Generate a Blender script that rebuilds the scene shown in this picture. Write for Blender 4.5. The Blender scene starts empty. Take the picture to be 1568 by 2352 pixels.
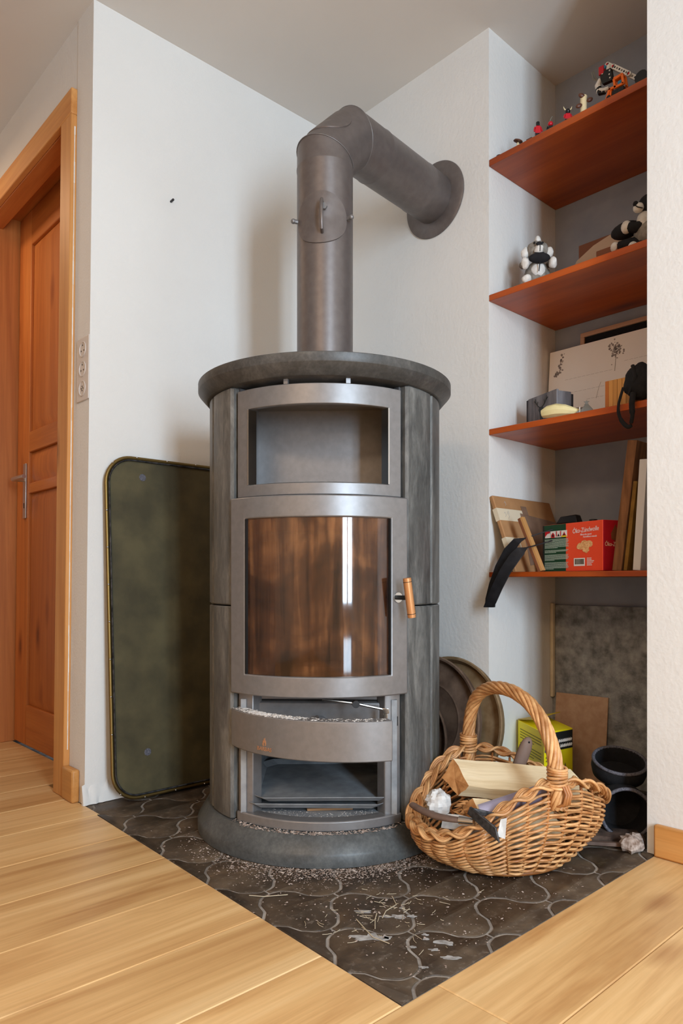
import bpy, bmesh, math, random
from math import sin, cos, pi, radians, sqrt, atan2
from mathutils import Vector, Matrix, noise

# ------------------------------------------------------------------ camera, world, lights, exposure
SCN = bpy.context.scene
COL = SCN.collection
CEIL = 2.32
cam_d = bpy.data.cameras.new('camera')
cam_d.sensor_fit = 'HORIZONTAL'; cam_d.sensor_width = 24.0
cam_d.lens = 24.0 * 1634 / 1568
cam_d.shift_y = 159 / 1568
cam_d.clip_start = 0.02
cam = bpy.data.objects.new('viewpoint', cam_d); COL.objects.link(cam)
cam.location = (0, 0, 0.64)
cam.rotation_euler = (pi/2, 0, atan2(-0.677, 0.736))
SCN.camera = cam

world = bpy.data.worlds.new('daylight'); SCN.world = world; world.use_nodes = True
bgn = world.node_tree.nodes['Background']
bgn.inputs[0].default_value = (0.72, 0.85, 1.0, 1); bgn.inputs[1].default_value = 1.0

def area(name, loc, direction, w, h, power, colour):
    l = bpy.data.lights.new(name, 'AREA'); l.shape = 'RECTANGLE'; l.size = w; l.size_y = h
    l.energy = power; l.color = colour
    o = bpy.data.objects.new(name, l); COL.objects.link(o)
    o.location = loc
    o.rotation_euler = Vector(direction).to_track_quat('-Z', 'Y').to_euler()
    return o
DAY = (0.655, 0.83, 1.0)
WDIR = Vector((0.42, 0.9, 0)).normalized(); WSIDE = Vector((0.9, -0.42, 0)).normalized()
for k in (-1, 1):                      # two upper panes of the balcony door, and its low pane
    area('window_daylight', Vector((0.05, -1.70, 1.28)) + WSIDE*(.135*k), WDIR, 0.21, 1.56, 47, DAY)
area('window_daylight_low', Vector((0.05, -1.70, 0.15)), WDIR, 0.40, 0.22, 4, DAY)
area('warm_fill_light', (-1.6, -0.2, 2.26), (0, 0, -1), 1.0, 1.0, 51, (1.0, 0.71, 0.46))  # added warm fill for the shadows, not a known lamp of the room
area('door_fill_light', (0.30, 3.0, 2.24), (0, 0, -1), 0.3, 0.3, 6.5, (1.0, 0.68, 0.42))  # added small fill without a known source, warms the door

vs = SCN.view_settings
vs.view_transform = 'Standard'; vs.look = 'None'; vs.gamma = 1.0; vs.use_curve_mapping = False
vs.exposure = -0.06
try:
    SCN.cycles.max_bounces = 8; SCN.cycles.diffuse_bounces = 4; SCN.cycles.glossy_bounces = 4
    SCN.cycles.transparent_max_bounces = 12
    SCN.cycles.use_denoising = True
    SCN.cycles.sample_clamp_indirect = 4.0
    SCN.cycles.caustics_reflective = False; SCN.cycles.caustics_refractive = False
except Exception:
    pass

# ------------------------------------------------------------------ helpers
RNG = random.Random(7)
WM = {}                      # world matrix of every thing and part

def lin(c):
    return tuple((v/12.92 if v <= 0.04045 else ((v+0.055)/1.055)**2.4) for v in c)
def rgb(r, g, b):
    return lin((r/255, g/255, b/255)) + (1.0,)

class M:
    """collects vertices and faces of one mesh"""
    def __init__(s): s.v = []; s.f = []
    def add(s, vs_, fs):
        n = len(s.v); s.v += [tuple(p) for p in vs_]; s.f += [tuple(i+n for i in f) for f in fs]; return s
    def box(s, x0, y0, z0, x1, y1, z1):
        return s.hexa([(x0,y0,z0),(x1,y0,z0),(x1,y1,z0),(x0,y1,z0),(x0,y0,z1),(x1,y0,z1),(x1,y1,z1),(x0,y1,z1)])
    def hexa(s, p):
        return s.add(p, [(3,2,1,0),(4,5,6,7),(0,1,5,4),(1,2,6,5),(2,3,7,6),(3,0,4,7)])
    def obox(s, c, ax, ay, az, hx, hy, hz):
        c, ax, ay, az = Vector(c), Vector(ax), Vector(ay), Vector(az)
        return s.hexa([c+ax*(hx*i)+ay*(hy*j)+az*(hz*k) for k in (-1,1) for i,j in ((-1,-1),(1,-1),(1,1),(-1,1))])
    def prism(s, poly, z0, z1):
        n = len(poly)
        s.add([(p[0],p[1],z0) for p in poly]+[(p[0],p[1],z1) for p in poly],
              [tuple(range(n-1,-1,-1)), tuple(range(n,2*n))]+[(i,(i+1)%n,n+(i+1)%n,n+i) for i in range(n)])
        return s
    def loft(s, rings, close=True, cap0=True, cap1=True):
        n = len(rings[0]); b = len(s.v)
        for r in rings: s.v += [tuple(p) for p in r]
        for k in range(len(rings)-1):
            for i in range(n if close else n-1):
                j = (i+1) % n
                s.f.append((b+k*n+i, b+k*n+j, b+(k+1)*n+j, b+(k+1)*n+i))
        if close and cap0: s.f.append(tuple(b+i for i in range(n-1,-1,-1)))
        if close and cap1: s.f.append(tuple(b+(len(rings)-1)*n+i for i in range(n)))
        return s
    def tube(s, path, rad, n=8, closed=False, squash=None):
        path = [Vector(p) for p in path]; m = len(path)
        rr = rad if isinstance(rad, (list, tuple)) else [rad]*m
        rings = []; up = None
        for i, p in enumerate(path):
            if closed: t = path[(i+1)%m]-path[i-1]
            else: t = path[min(i+1,m-1)]-path[max(i-1,0)]
            t.normalize()
            if up is None:
                up = Vector((0,0,1)) if abs(t.z) < 0.9 else Vector((1,0,0))
            x = t.cross(up)
            if x.length < 1e-6: x = t.cross(Vector((1,0.3,0.2)))
            x.normalize(); y = x.cross(t); y.normalize(); up = y
            k = squash or 1.0
            rings.append([p + x*(cos(2*pi*j/n)*rr[i]) + y*(sin(2*pi*j/n)*rr[i]*k) for j in range(n)])
        if closed:
            b = len(s.v)
            for r in rings: s.v += [tuple(p) for p in r]
            for k in range(m):
                k2 = (k+1) % m
                for j in range(n):
                    s.f.append((b+k*n+j, b+k2*n+j, b+k2*n+(j+1)%n, b+k*n+(j+1)%n))
            return s
        # rings wind so that outside faces out
        return s.loft([r[::-1] for r in rings])
    def lathe(s, prof, n=48, cap=True, c=(0,0,0)):
        rings = [[(c[0]+r*cos(2*pi*j/n), c[1]+r*sin(2*pi*j/n), c[2]+z) for j in range(n)] for r, z in prof]
        return s.loft(rings, True, cap, cap)
    def grid(s, us, ws, fn, hole=None, thick=None):
        """solid sheet over a u/w grid; fn(u, w, side) with side 0 outside, 1 inside; hole(i,j) leaves a cell out"""
        nu, nw = len(us), len(ws); b = len(s.v)
        for side in (0, 1):
            for u in us:
                for w in ws: s.v.append(tuple(fn(u, w, side)))
        o = nu*nw
        def idx(i, j, k): return b + k*o + i*nw + j
        def solid(i, j): return 0 <= i < nu-1 and 0 <= j < nw-1 and not (hole and hole(i, j))
        for i in range(nu-1):
            for j in range(nw-1):
                if not solid(i, j): continue
                s.f.append((idx(i,j,0), idx(i+1,j,0), idx(i+1,j+1,0), idx(i,j+1,0)))
                s.f.append((idx(i,j+1,1), idx(i+1,j+1,1), idx(i+1,j,1), idx(i,j,1)))
                if not solid(i-1,j): s.f.append((idx(i,j,1), idx(i,j,0), idx(i,j+1,0), idx(i,j+1,1)))
                if not solid(i+1,j): s.f.append((idx(i+1,j,0), idx(i+1,j,1), idx(i+1,j+1,1), idx(i+1,j+1,0)))
                if not solid(i,j-1): s.f.append((idx(i,j,1), idx(i+1,j,1), idx(i+1,j,0), idx(i,j,0)))
                if not solid(i,j+1): s.f.append((idx(i,j+1,0), idx(i+1,j+1,0), idx(i+1,j+1,1), idx(i,j+1,1)))
        return s
    def arc(s, r0, r1, a0, a1, z0, z1, n=24):
        """curved solid about the local z axis, angles in degrees, r1 outside"""
        us = [a0+(a1-a0)*i/n for i in range(n+1)]
        return s.grid(us, [z0, z1], lambda u, w, k: ((r0 if k else r1)*cos(radians(u)), (r0 if k else r1)*sin(radians(u)), w))
    def ball(s, c, r, nu=12, nv=8, sc=(1,1,1)):
        c = Vector(c); b = len(s.v)
        s.v.append((c.x, c.y, c.z-r*sc[2]))
        for i in range(1, nv):
            a = -pi/2+pi*i/nv
            for j in range(nu):
                t = 2*pi*j/nu
                s.v.append((c.x+r*sc[0]*cos(a)*cos(t), c.y+r*sc[1]*cos(a)*sin(t), c.z+r*sc[2]*sin(a)))
        s.v.append((c.x, c.y, c.z+r*sc[2])); e = len(s.v)-1
        for j in range(nu):
            k = (j+1) % nu
            s.f.append((b, b+1+k, b+1+j))
            for i in range(nv-2):
                s.f.append((b+1+i*nu+j, b+1+i*nu+k, b+1+(i+1)*nu+k, b+1+(i+1)*nu+j))
            s.f.append((b+1+(nv-2)*nu+j, b+1+(nv-2)*nu+k, e))
        return s
    def xf(s, mat, start=0):
        for i in range(start, len(s.v)): s.v[i] = tuple(mat @ Vector(s.v[i]))
        return s

def build(name, m, mat, parent=None, bevel=0, smooth=35, world=False, seg=2, subsurf=0):
    """link m as ONE object; under a parent its vertices are in the parent's frame unless world=True"""
    vs_ = m.v
    if parent is not None and world:
        inv = WM[parent].inverted(); vs_ = [inv @ Vector(p) for p in vs_]
    me = bpy.data.meshes.new(name); me.from_pydata([tuple(p) for p in vs_], [], m.f); me.update()
    if mat is not None:
        for mm in (mat if isinstance(mat, (list, tuple)) else [mat]): me.materials.append(mm)
    o = bpy.data.objects.new(name, me); COL.objects.link(o)
    if parent is not None: o.parent = parent
    WM[o] = WM[parent] if parent is not None else Matrix.Identity(4)
    if smooth:
        me.polygons.foreach_set('use_smooth', [True]*len(me.polygons))
        if not subsurf: me.set_sharp_from_angle(angle=radians(smooth))
    if bevel:
        b = o.modifiers.new('bevel', 'BEVEL'); b.width = bevel; b.segments = seg; b.limit_method = 'ANGLE'; b.angle_limit = radians(40)
        b.harden_normals = False
    if subsurf:
        q = o.modifiers.new('sub', 'SUBSURF'); q.levels = q.render_levels = subsurf
    return o
def tag(o, label, cat, group=None, kind=None):
    o['label'] = label; o['category'] = cat
    if group: o['group'] = group
    if kind: o['kind'] = kind
    return o
def lab(o, label): o['label'] = label; return o
def struct(name, m, mat, bevel=0, label=None, smooth=35):
    o = build(name, m, mat, None, bevel, smooth); o['kind'] = 'structure'
    if label: o['label'] = label
    return o
def thing(name, label, cat, loc=(0,0,0), rz=0.0, group=None):
    o = bpy.data.objects.new(name, None); COL.objects.link(o)
    o.location = loc; o.rotation_euler = (0,0,rz); o.empty_display_size = 0.05
    WM[o] = Matrix.Translation(Vector(loc)) @ Matrix.Rotation(rz, 4, 'Z')
    return tag(o, label, cat, group)
def text_mesh(body, size, align='LEFT', extrude=0.0004, shear=0.0, xs=1.0):
    c = bpy.data.curves.new('lettering', 'FONT'); c.body = body; c.size = size; c.align_x = align; c.extrude = extrude; c.shear = shear
    c.resolution_u = 3
    t = bpy.data.objects.new('lettering', c); COL.objects.link(t)
    dg = bpy.context.evaluated_depsgraph_get(); dg.update()
    me = bpy.data.meshes.new_from_object(t.evaluated_get(dg))
    m = M(); m.add([(v.co.x*xs, v.co.y, v.co.z) for v in me.vertices], [tuple(p.vertices) for p in me.polygons])
    bpy.data.objects.remove(t); bpy.data.curves.remove(c); bpy.data.meshes.remove(me)
    return m
def frame_mat(origin, ax, ay):
    ax = Vector(ax).normalized(); ay = Vector(ay); az = ax.cross(ay).normalized(); ay = az.cross(ax)
    r = Matrix((ax, ay, az)).transposed().to_4x4(); r.translation = Vector(origin)
    return r
def D(lat, dep, z=0.0):
    """floor frame turned to the room's diagonal (across, along, up) -> world"""
    return Vector((0.677*dep+0.736*lat, 0.736*dep-0.677*lat, z))

# ------------------------------------------------------------------ materials
class G:
    def __init__(s, name):
        s.m = bpy.data.materials.new(name); s.m.use_nodes = True
        s.t = s.m.node_tree; s.b = s.t.nodes['Principled BSDF']; s.out = s.t.nodes['Material Output']
        s.tc = s.t.nodes.new('ShaderNodeTexCoord')
    def n(s, typ, **kw):
        nd = s.t.nodes.new('ShaderNode'+typ)
        for k, v in kw.items():
            if hasattr(nd, k): setattr(nd, k, v)
            else: nd.inputs[k.replace('_', ' ')].default_value = v
        return nd
    def l(s, a, b): s.t.links.new(a, b)
    def coords(s, scale=(1,1,1), rand=0, src='Object'):
        mp = s.n('Mapping'); mp.inputs['Scale'].default_value = scale
        s.l(s.tc.outputs[src], mp.inputs['Vector'])
        if rand:
            oi = s.n('ObjectInfo'); mu = s.n('Math', operation='MULTIPLY'); mu.inputs[1].default_value = rand
            s.l(oi.outputs['Random'], mu.inputs[0]); s.l(mu.outputs[0], mp.inputs['Location'])
        return mp.outputs[0]
    def noise(s, vec, scale, detail=4, rough=0.55, dist=0.0):
        nd = s.n('TexNoise'); nd.inputs['Scale'].default_value = scale; nd.inputs['Detail'].default_value = detail
        nd.inputs['Roughness'].default_value = rough; nd.inputs['Distortion'].default_value = dist
        s.l(vec, nd.inputs['Vector']); return nd.outputs['Fac']
    def ramp(s, fac, stops):
        r = s.n('ValToRGB'); e = r.color_ramp.elements
        while len(e) < len(stops): e.new(0.5)
        for k, (p, c) in enumerate(stops): e[k].position = p; e[k].color = c
        s.l(fac, r.inputs[0]); return r.outputs[0]
    def mix(s, fac, a, b, mode='MIX'):
        x = s.n('MixRGB', blend_type=mode)
        for q, v in ((0, fac), (1, a), (2, b)):
            if hasattr(v, 'links') or hasattr(v, 'is_linked'): s.l(v, x.inputs[q])
            else: x.inputs[q].default_value = v
        return x.outputs[0]
    def bump(s, h, strength=0.3, dist=0.01):
        b = s.n('Bump'); b.inputs['Strength'].default_value = strength; b.inputs['Distance'].default_value = dist
        s.l(h, b.inputs['Height']); s.l(b.outputs[0], s.b.inputs['Normal'])
    def base(s, c):
        if hasattr(c, 'is_linked'): s.l(c, s.b.inputs['Base Color'])
        else: s.b.inputs['Base Color'].default_value = c
    def set(s, rough=0.6, metal=0.0, spec=0.5, coat=0.0):
        s.b.inputs['Roughness'].default_value = rough; s.b.inputs['Metallic'].default_value = metal
        s.b.inputs['Specular IOR Level'].default_value = spec
        if coat: s.b.inputs['Coat Weight'].default_value = coat; s.b.inputs['Coat Roughness'].default_value = 0.15
        return s
def flat(name, c, rough=0.6, metal=0.0, spec=0.4):
    g = G(name); g.base(c); g.set(rough, metal, spec); return g.m
def speck(name, c1, c2, scale=20, rough=0.6, metal=0.0, spec=0.4, stretch=(1,1,1), lo=0.35, hi=0.65, bump=0.0, bdist=0.002, rand=0, detail=5, bscale=None):
    g = G(name); v = g.coords(stretch, rand); f = g.noise(v, scale, detail)
    g.base(g.ramp(f, [(lo, c1), (hi, c2)])); g.set(rough, metal, spec)
    if bump: g.bump(g.noise(v, bscale or scale*2, 4), bump, bdist)
    return g.m
def wood(name, c1, c2, c3, axis=0, scale=1.0, rough=0.45, spec=0.4, rand=20, knots=True, bump=0.15):
    g = G(name)
    st = [9*scale]*3; st[axis] = 0.7*scale
    v = g.coords(tuple(st), rand)
    f1 = g.noise(v, 1.6, 5, 0.6, 0.6)
    st2 = [60*scale]*3; st2[axis] = 1.6*scale
    v2 = g.coords(tuple(st2), rand); f2 = g.noise(v2, 2.0, 3, 0.6, 0.2)
    col = g.ramp(f1, [(0.3, c1), (0.52, c2), (0.75, c3)])
    fine = g.ramp(f2, [(0.35, (0.80,0.76,0.70,1)), (0.62, (1,1,1,1))])
    col = g.mix(0.5, col, fine, 'MULTIPLY')
    if knots:
        st3 = [7.0*scale]*3; st3[axis] = 2.6*scale
        v3 = g.coords(tuple(st3), rand)
        vo = g.n('TexVoronoi'); vo.inputs['Scale'].default_value = 0.8; g.l(v3, vo.inputs['Vector'])
        kn = g.ramp(vo.outputs['Distance'], [(0.04, (0.20,0.10,0.05,1)), (0.075, (0.55,0.40,0.28,1)), (0.17, (1,1,1,1))])
        col = g.mix(0.75, col, kn, 'MULTIPLY')
    oi = g.n('ObjectInfo')
    tint = g.ramp(oi.outputs['Random'], [(0.0, (0.86,0.84,0.80,1)), (1.0, (1.06,1.04,1.0,1))])
    if rand: col = g.mix(0.8, col, tint, 'MULTIPLY')
    g.base(col); g.set(rough, 0, spec)
    if bump: g.bump(f2, bump, 0.0008)
    return g.m

def plaster(name, c1, c2, fine=160, amt=0.35, dist=0.0025):
    g = G(name); v = g.coords()
    a = g.noise(v, 1.3, 5); col = g.ramp(a, [(0.3, c1), (0.7, c2)])
    g.base(col); g.set(0.85, 0, 0.2)
    f = g.noise(v, fine, 3, 0.5); c = g.noise(v, fine*0.22, 3)
    ad = g.n('Math', operation='ADD'); g.l(f, ad.inputs[0]); g.l(c, ad.inputs[1])
    g.bump(ad.outputs[0], amt, dist); return g.m

MT = {}
MT['plaster'] = plaster('wall_plaster', rgb(224,221,216), rgb(232,230,226))
MT['plaster_rough'] = plaster('rough_plaster', rgb(222,219,214), rgb(231,229,225), 90, 0.32, 0.003)
MT['ceiling'] = plaster('ceiling_paint', rgb(216,210,203), rgb(222,216,209), 220, 0.15, 0.001)
MT['niche_paint'] = speck('blue_grey_limewash', rgb(140,146,158), rgb(176,179,184), 4, 0.9, 0, 0.2, lo=0.3, hi=0.75, bump=0.2, bscale=60)
MT['concrete'] = speck('rough_concrete', rgb(104,104,104), rgb(172,172,170), 30, 0.95, 0, 0.2, lo=0.3, hi=0.7, bump=0.9, bdist=0.006, bscale=70, detail=8)
MT['floor_wood'] = wood('oak_plank', rgb(190,143,90), rgb(222,182,127), rgb(238,205,154), 0, 1.0, 0.42, 0.45)
MT['door_wood'] = wood('stained_spruce_upright', rgb(180,104,48), rgb(200,122,60), rgb(212,138,74), 2, 1.0, 0.45)
MT['door_wood_h'] = wood('stained_spruce_lying', rgb(180,104,48), rgb(200,122,60), rgb(212,138,74), 1, 1.0, 0.45)
MT['jamb_wood'] = wood('pale_casing_wood', rgb(200,134,70), rgb(214,152,88), rgb(222,166,102), 2, 1.0, 0.5)
MT['jamb_wood_h'] = wood('pale_casing_wood_lying', rgb(200,134,70), rgb(214,152,88), rgb(222,166,102), 1, 1.0, 0.5)
MT['skirt'] = wood('baseboard_wood', rgb(196,134,70), rgb(208,150,86), rgb(214,160,98), 1, 1.0, 0.45, knots=False)
MT['skirt_x'] = wood('baseboard_end_wood', rgb(196,134,70), rgb(208,150,86), rgb(214,160,98), 1, 1.0, 0.45, knots=False)
MT['shelf_wood'] = wood('varnished_pine_shelf', rgb(150,62,18), rgb(178,80,24), rgb(192,94,34), 1, 1.0, 0.35, 0.5, rand=9)
MT['grout'] = speck('cement_grout', rgb(118,110,103), rgb(164,157,149), 30, 0.95, 0, 0.2)
MT['white_paint'] = speck('white_paint_rest', rgb(222,214,204), rgb(236,230,222), 40, 0.8)
MT['socket'] = flat('socket_plastic', rgb(214,204,196), 0.4)
MT['dark_hole'] = flat('dark_hole', rgb(30,26,24), 0.8)
MT['steel'] = flat('brushed_steel', rgb(196,196,196), 0.28, 1.0)
MT['chrome'] = flat('bright_steel', rgb(200,198,194), 0.18, 1.0)
MT['black_plastic'] = flat('black_plastic', rgb(22,21,22), 0.4)
# tile: dark fired clay
def tile_mat():
    g = G('dark_hearth_tile'); v = g.coords((1,1,1), 30)
    a = g.noise(v, 9, 6, 0.6, 0.4)
    col = g.ramp(a, [(0.28, rgb(44,36,29)), (0.5, rgb(72,59,46)), (0.75, rgb(106,89,70))])
    w = g.coords((1,1,1))
    b = g.noise(w, 55, 5, 0.7)
    dust = g.ramp(b, [(0.55, (0,0,0,1)), (0.75, (1,1,1,1))])
    col = g.mix(dust, col, rgb(112,101,90))
    g.base(col); g.set(0.55, 0, 0.4)
    r = g.ramp(a, [(0.3, (0.42,)*3+(1,)), (0.7, (0.66,)*3+(1,))]); g.l(r, g.b.inputs['Roughness'])
    g.bump(g.noise(w, 120, 4), 0.25, 0.002); return g.m
MT['tile'] = tile_mat()
MT['mortar'] = speck('dried_mortar', rgb(128,124,120), rgb(174,172,170), 60, 0.95)
# stove
MT['stove_metal'] = speck('grey_stove_enamel', rgb(126,124,124), rgb(133,131,131), 60, 0.40, 0.5, 0.5, bump=0.05, bdist=0.0006, bscale=500)
MT['stove_inner'] = speck('stove_inner_steel', rgb(96,96,98), rgb(112,112,114), 30, 0.5, 0.3, 0.4)
MT['pipe_metal'] = speck('flue_pipe_enamel', rgb(106,98,95), rgb(114,106,103), 50, 0.40, 0.45, 0.5, bump=0.1, bdist=0.0005, bscale=500)
MT['tray_steel'] = speck('dull_tray_steel', rgb(134,138,142), rgb(156,160,164), 30, 0.5, 0.2, 0.4)
MT['black_metal'] = flat('black_iron', rgb(24,23,23), 0.6, 0.2)
def stone_mat(name, a, b, c, st):
    g = G(name); v = g.coords(st, 5)
    f = g.noise(v, 7, 8, 0.7, 0.5)
    col = g.ramp(f, [(0.3, a), (0.5, b), (0.72, c)])
    f2 = g.noise(g.coords(tuple(q*1.0 for q in st)), 60, 5, 0.7)
    sp = g.ramp(f2, [(0.4, (0.7,)*3+(1,)), (0.65, (1.15,)*3+(1,))])
    g.base(g.mix(0.7, col, sp, 'MULTIPLY')); g.set(0.42, 0, 0.45); g.bump(f2, 0.08, 0.001); return g.m
MT['stone'] = stone_mat('soapstone', rgb(58,58,57), rgb(92,92,90), rgb(132,131,127), (3,3,0.7))
MT['stone_top'] = stone_mat('soapstone_slab', rgb(58,57,55), rgb(74,73,71), rgb(100,97,93), (2,2,2))
MT['stone_base'] = stone_mat('soapstone_plinth', rgb(62,64,64), rgb(80,82,82), rgb(98,100,98), (2,2,2))
MT['copper'] = flat('copper_wood_grip', rgb(196,140,92), 0.35, 0.4)
MT['emblem'] = flat('copper_emblem', rgb(206,156,122), 0.35, 0.6)
def fire_mat():
    g = G('sooty_firebrick'); v = g.coords()
    f = g.noise(v, 5, 5, 0.6, 0.6)
    g.base(g.ramp(f, [(0.3, rgb(70,38,24)), (0.5, rgb(140,84,46)), (0.72, rgb(176,122,76))])); g.set(0.9, 0, 0.2); return g.m
MT['firebrick'] = fire_mat()
def glass_mat():
    g = G('sooty_brown_glass')
    v = g.coords((7,7,0.55)); f = g.noise(v, 5, 5, 0.6, 0.5)
    f2 = g.noise(g.coords((1,1,1.3)), 5.5, 4, 0.55, 0.8)
    mx = g.n('Math', operation='ADD'); g.l(f, mx.inputs[0]); g.l(f2, mx.inputs[1])
    hf = g.n('Math', operation='MULTIPLY'); hf.inputs[1].default_value = 0.5; g.l(mx.outputs[0], hf.inputs[0]); f = hf.outputs[0]
    tint = g.ramp(f, [(0.38, (0.16,0.07,0.045,1)), (0.5, (0.46,0.25,0.14,1)), (0.62, (0.72,0.46,0.30,1))])
    tr = g.n('BsdfTransparent'); g.l(tint, tr.inputs[0])
    gl = g.n('BsdfGlossy'); gl.inputs['Roughness'].default_value = 0.05; gl.inputs['Color'].default_value = (1,1,1,1)
    df = g.n('BsdfDiffuse'); g.l(g.ramp(f, [(0.38, rgb(34,22,20)), (0.5, rgb(96,62,42)), (0.62, rgb(176,122,78))]), df.inputs[0])
    m0 = g.n('MixShader'); m0.inputs[0].default_value = 0.45; g.l(tr.outputs[0], m0.inputs[1]); g.l(df.outputs[0], m0.inputs[2])
    fr = g.n('Fresnel'); fr.inputs[0].default_value = 1.6
    m1 = g.n('MixShader'); g.l(fr.outputs[0], m1.inputs[0]); g.l(m0.outputs[0], m1.inputs[1]); g.l(gl.outputs[0], m1.inputs[2])
    g.l(m1.outputs[0], g.out.inputs['Surface']); return g.m
MT['stove_glass'] = glass_mat()
MT['deflector'] = flat('pale_deflector_plate', rgb(206,178,150), 0.7)
MT['ash'] = speck('wood_ash', rgb(186,180,174), rgb(232,228,224), 60, 0.95, rand=3)
MT['crumb'] = speck('bark_crumbs', rgb(120,98,84), rgb(192,178,168), 90, 0.95)
MT['straw'] = flat('straw', rgb(190,176,150), 0.8)
MT['tray_green'] = speck('olive_tray_leatherette', rgb(66,60,40), rgb(88,80,54), 9, 0.62, 0, 0.35, bump=0.25, bdist=0.001, bscale=350)
MT['brass'] = flat('aged_brass', rgb(132,108,62), 0.42, 0.85)
MT['rust_dish'] = speck('rusty_brown_tray', rgb(78,58,46), rgb(122,98,80), 14, 0.8, 0, 0.3, bump=0.2)
MT['rust_dish2'] = speck('yellow_brown_tray', rgb(110,84,54), rgb(142,118,88), 14, 0.8, 0, 0.3, bump=0.2)
def wicker(name, a, b):
    g = G(name); v = g.coords((1,1,1), 12)
    f = g.noise(v, 26, 4, 0.6)
    col = g.ramp(f, [(0.3, a), (0.7, b)])
    oi = g.n('ObjectInfo'); t = g.ramp(oi.outputs['Random'], [(0, (0.72,0.66,0.60,1)), (1, (1.08,1.04,1.0,1))])
    g.base(g.mix(0.8, col, t, 'MULTIPLY')); g.set(0.42, 0, 0.5); g.bump(g.noise(v, 160, 3), 0.15, 0.001); return g.m
MT['wicker'] = wicker('peeled_willow', rgb(168,108,56), rgb(236,190,134))
MT['wicker_dark'] = wicker('buff_willow', rgb(150,92,46), rgb(190,130,76))
MT['log_face'] = wood('split_beech', rgb(226,204,166), rgb(240,222,188), rgb(248,236,210), 0, 1.6, 0.7, 0.2, rand=4, knots=False, bump=0.4)
MT['log_end'] = speck('sawn_log_end', rgb(168,112,62), rgb(194,140,86), 60, 0.85, stretch=(1,1,1))
MT['bark'] = speck('dark_bark', rgb(44,32,26), rgb(96,76,64), 30, 0.95, bump=0.8, bdist=0.004)
MT['paper'] = speck('newsprint', rgb(190,190,190), rgb(216,216,214), 60, 0.9)
MT['magazine'] = speck('mauve_magazine', rgb(132,124,150), rgb(176,170,190), 8, 0.4)
MT['iron'] = speck('old_iron', rgb(48,48,50), rgb(96,96,98), 60, 0.5, 0.7, bump=0.3)
MT['handle_wood'] = speck('grey_tool_handle', rgb(92,72,62), rgb(118,96,84), 20, 0.6, stretch=(1,1,0.2))
MT['carton'] = speck('brown_card', rgb(158,118,82), rgb(176,136,98), 10, 0.9)
MT['board_pink'] = speck('particle_board', rgb(182,144,114), rgb(198,162,132), 40, 0.85)
MT['yellow'] = flat('yellow_carton', rgb(252,232,18), 0.5)
MT['yellow_dark'] = flat('ochre_print', rgb(196,160,20), 0.5)
MT['black_print'] = flat('black_print', rgb(30,32,30), 0.6)
MT['blue_print'] = flat('blue_print', rgb(30,72,120), 0.5)
MT['white_print'] = flat('white_print', rgb(232,232,228), 0.6)
MT['cream_print'] = flat('pale_print', rgb(176,196,180), 0.6)
MT['olive_print'] = flat('olive_print', rgb(150,140,30), 0.6)
MT['red_box'] = flat('red_carton', rgb(240,82,50), 0.45)
MT['red_side'] = flat('dark_red_carton', rgb(176,26,40), 0.45)
MT['green_box'] = flat('green_print', rgb(18,66,44), 0.5)
MT['red_print'] = flat('red_print', rgb(196,28,44), 0.5)
MT['yellow_print'] = flat('yellow_print', rgb(232,200,40), 0.5)
MT['wool_print'] = speck('wood_wool_print', rgb(214,150,90), rgb(240,196,140), 200, 0.8)
MT['black_cloth'] = speck('black_fabric', rgb(13,13,16), rgb(22,22,26), 80, 0.85, bump=0.4, bscale=400)
MT['grey_cloth'] = speck('charcoal_fabric', rgb(14,14,17), rgb(25,25,29), 80, 0.85, bump=0.4, bscale=400)
MT['mesh_cloth'] = speck('grey_binding_tape', rgb(62,62,70), rgb(110,108,116), 300, 0.7)
MT['strap'] = speck('black_leather_strap', rgb(24,24,27), rgb(36,36,40), 60, 0.5)
MT['plush_white'] = speck('white_toy_wool', rgb(206,200,192), rgb(228,224,218), 60, 0.95, bump=0.5)
MT['plush_grey'] = speck('grey_toy_wool', rgb(112,104,94), rgb(150,142,132), 60, 0.95, bump=0.6)
MT['plush_black'] = speck('black_toy_wool', rgb(18,17,20), rgb(28,27,30), 60, 0.9)
MT['toy_red'] = flat('red_toy_plastic', rgb(190,22,36), 0.3)
MT['toy_orange'] = flat('orange_toy_plastic', rgb(236,112,26), 0.3)
MT['toy_white'] = flat('white_toy_plastic', rgb(222,220,216), 0.3)
MT['toy_black'] = flat('black_toy_plastic', rgb(20,20,22), 0.3)
MT['toy_blue'] = flat('blue_toy_plastic', rgb(40,130,180), 0.3)
MT['toy_grey'] = flat('grey_toy_plastic', rgb(110,106,96), 0.4)
MT['toy_cream'] = flat('cream_toy_plastic', rgb(226,208,164), 0.45)
MT['toy_brown'] = flat('brown_toy_plastic', rgb(88,52,38), 0.4)
MT['grey_box'] = speck('weathered_grey_wood', rgb(84,82,86), rgb(122,118,120), 20, 0.8, stretch=(4,4,0.5))
MT['grey_box_dark'] = flat('charcoal_wood_edge', rgb(48,44,46), 0.8)
MT['wax'] = speck('cream_wax', rgb(214,198,140), rgb(228,214,160), 20, 0.6)
MT['tan_card'] = flat('tan_paper', rgb(196,170,146), 0.8)
MT['drawing'] = speck('white_drawing_board', rgb(238,231,224), rgb(246,240,233), 3, 0.6)
MT['ink'] = speck('faint_ink', rgb(134,124,120), rgb(176,166,160), 40, 0.8)
MT['pencil'] = flat('pencil_line', rgb(176,166,158), 0.8)
MT['pink_frame'] = wood('pale_frame_wood', rgb(196,152,122), rgb(210,168,140), rgb(216,178,150), 1, 1.0, 0.6, knots=False)
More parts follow.
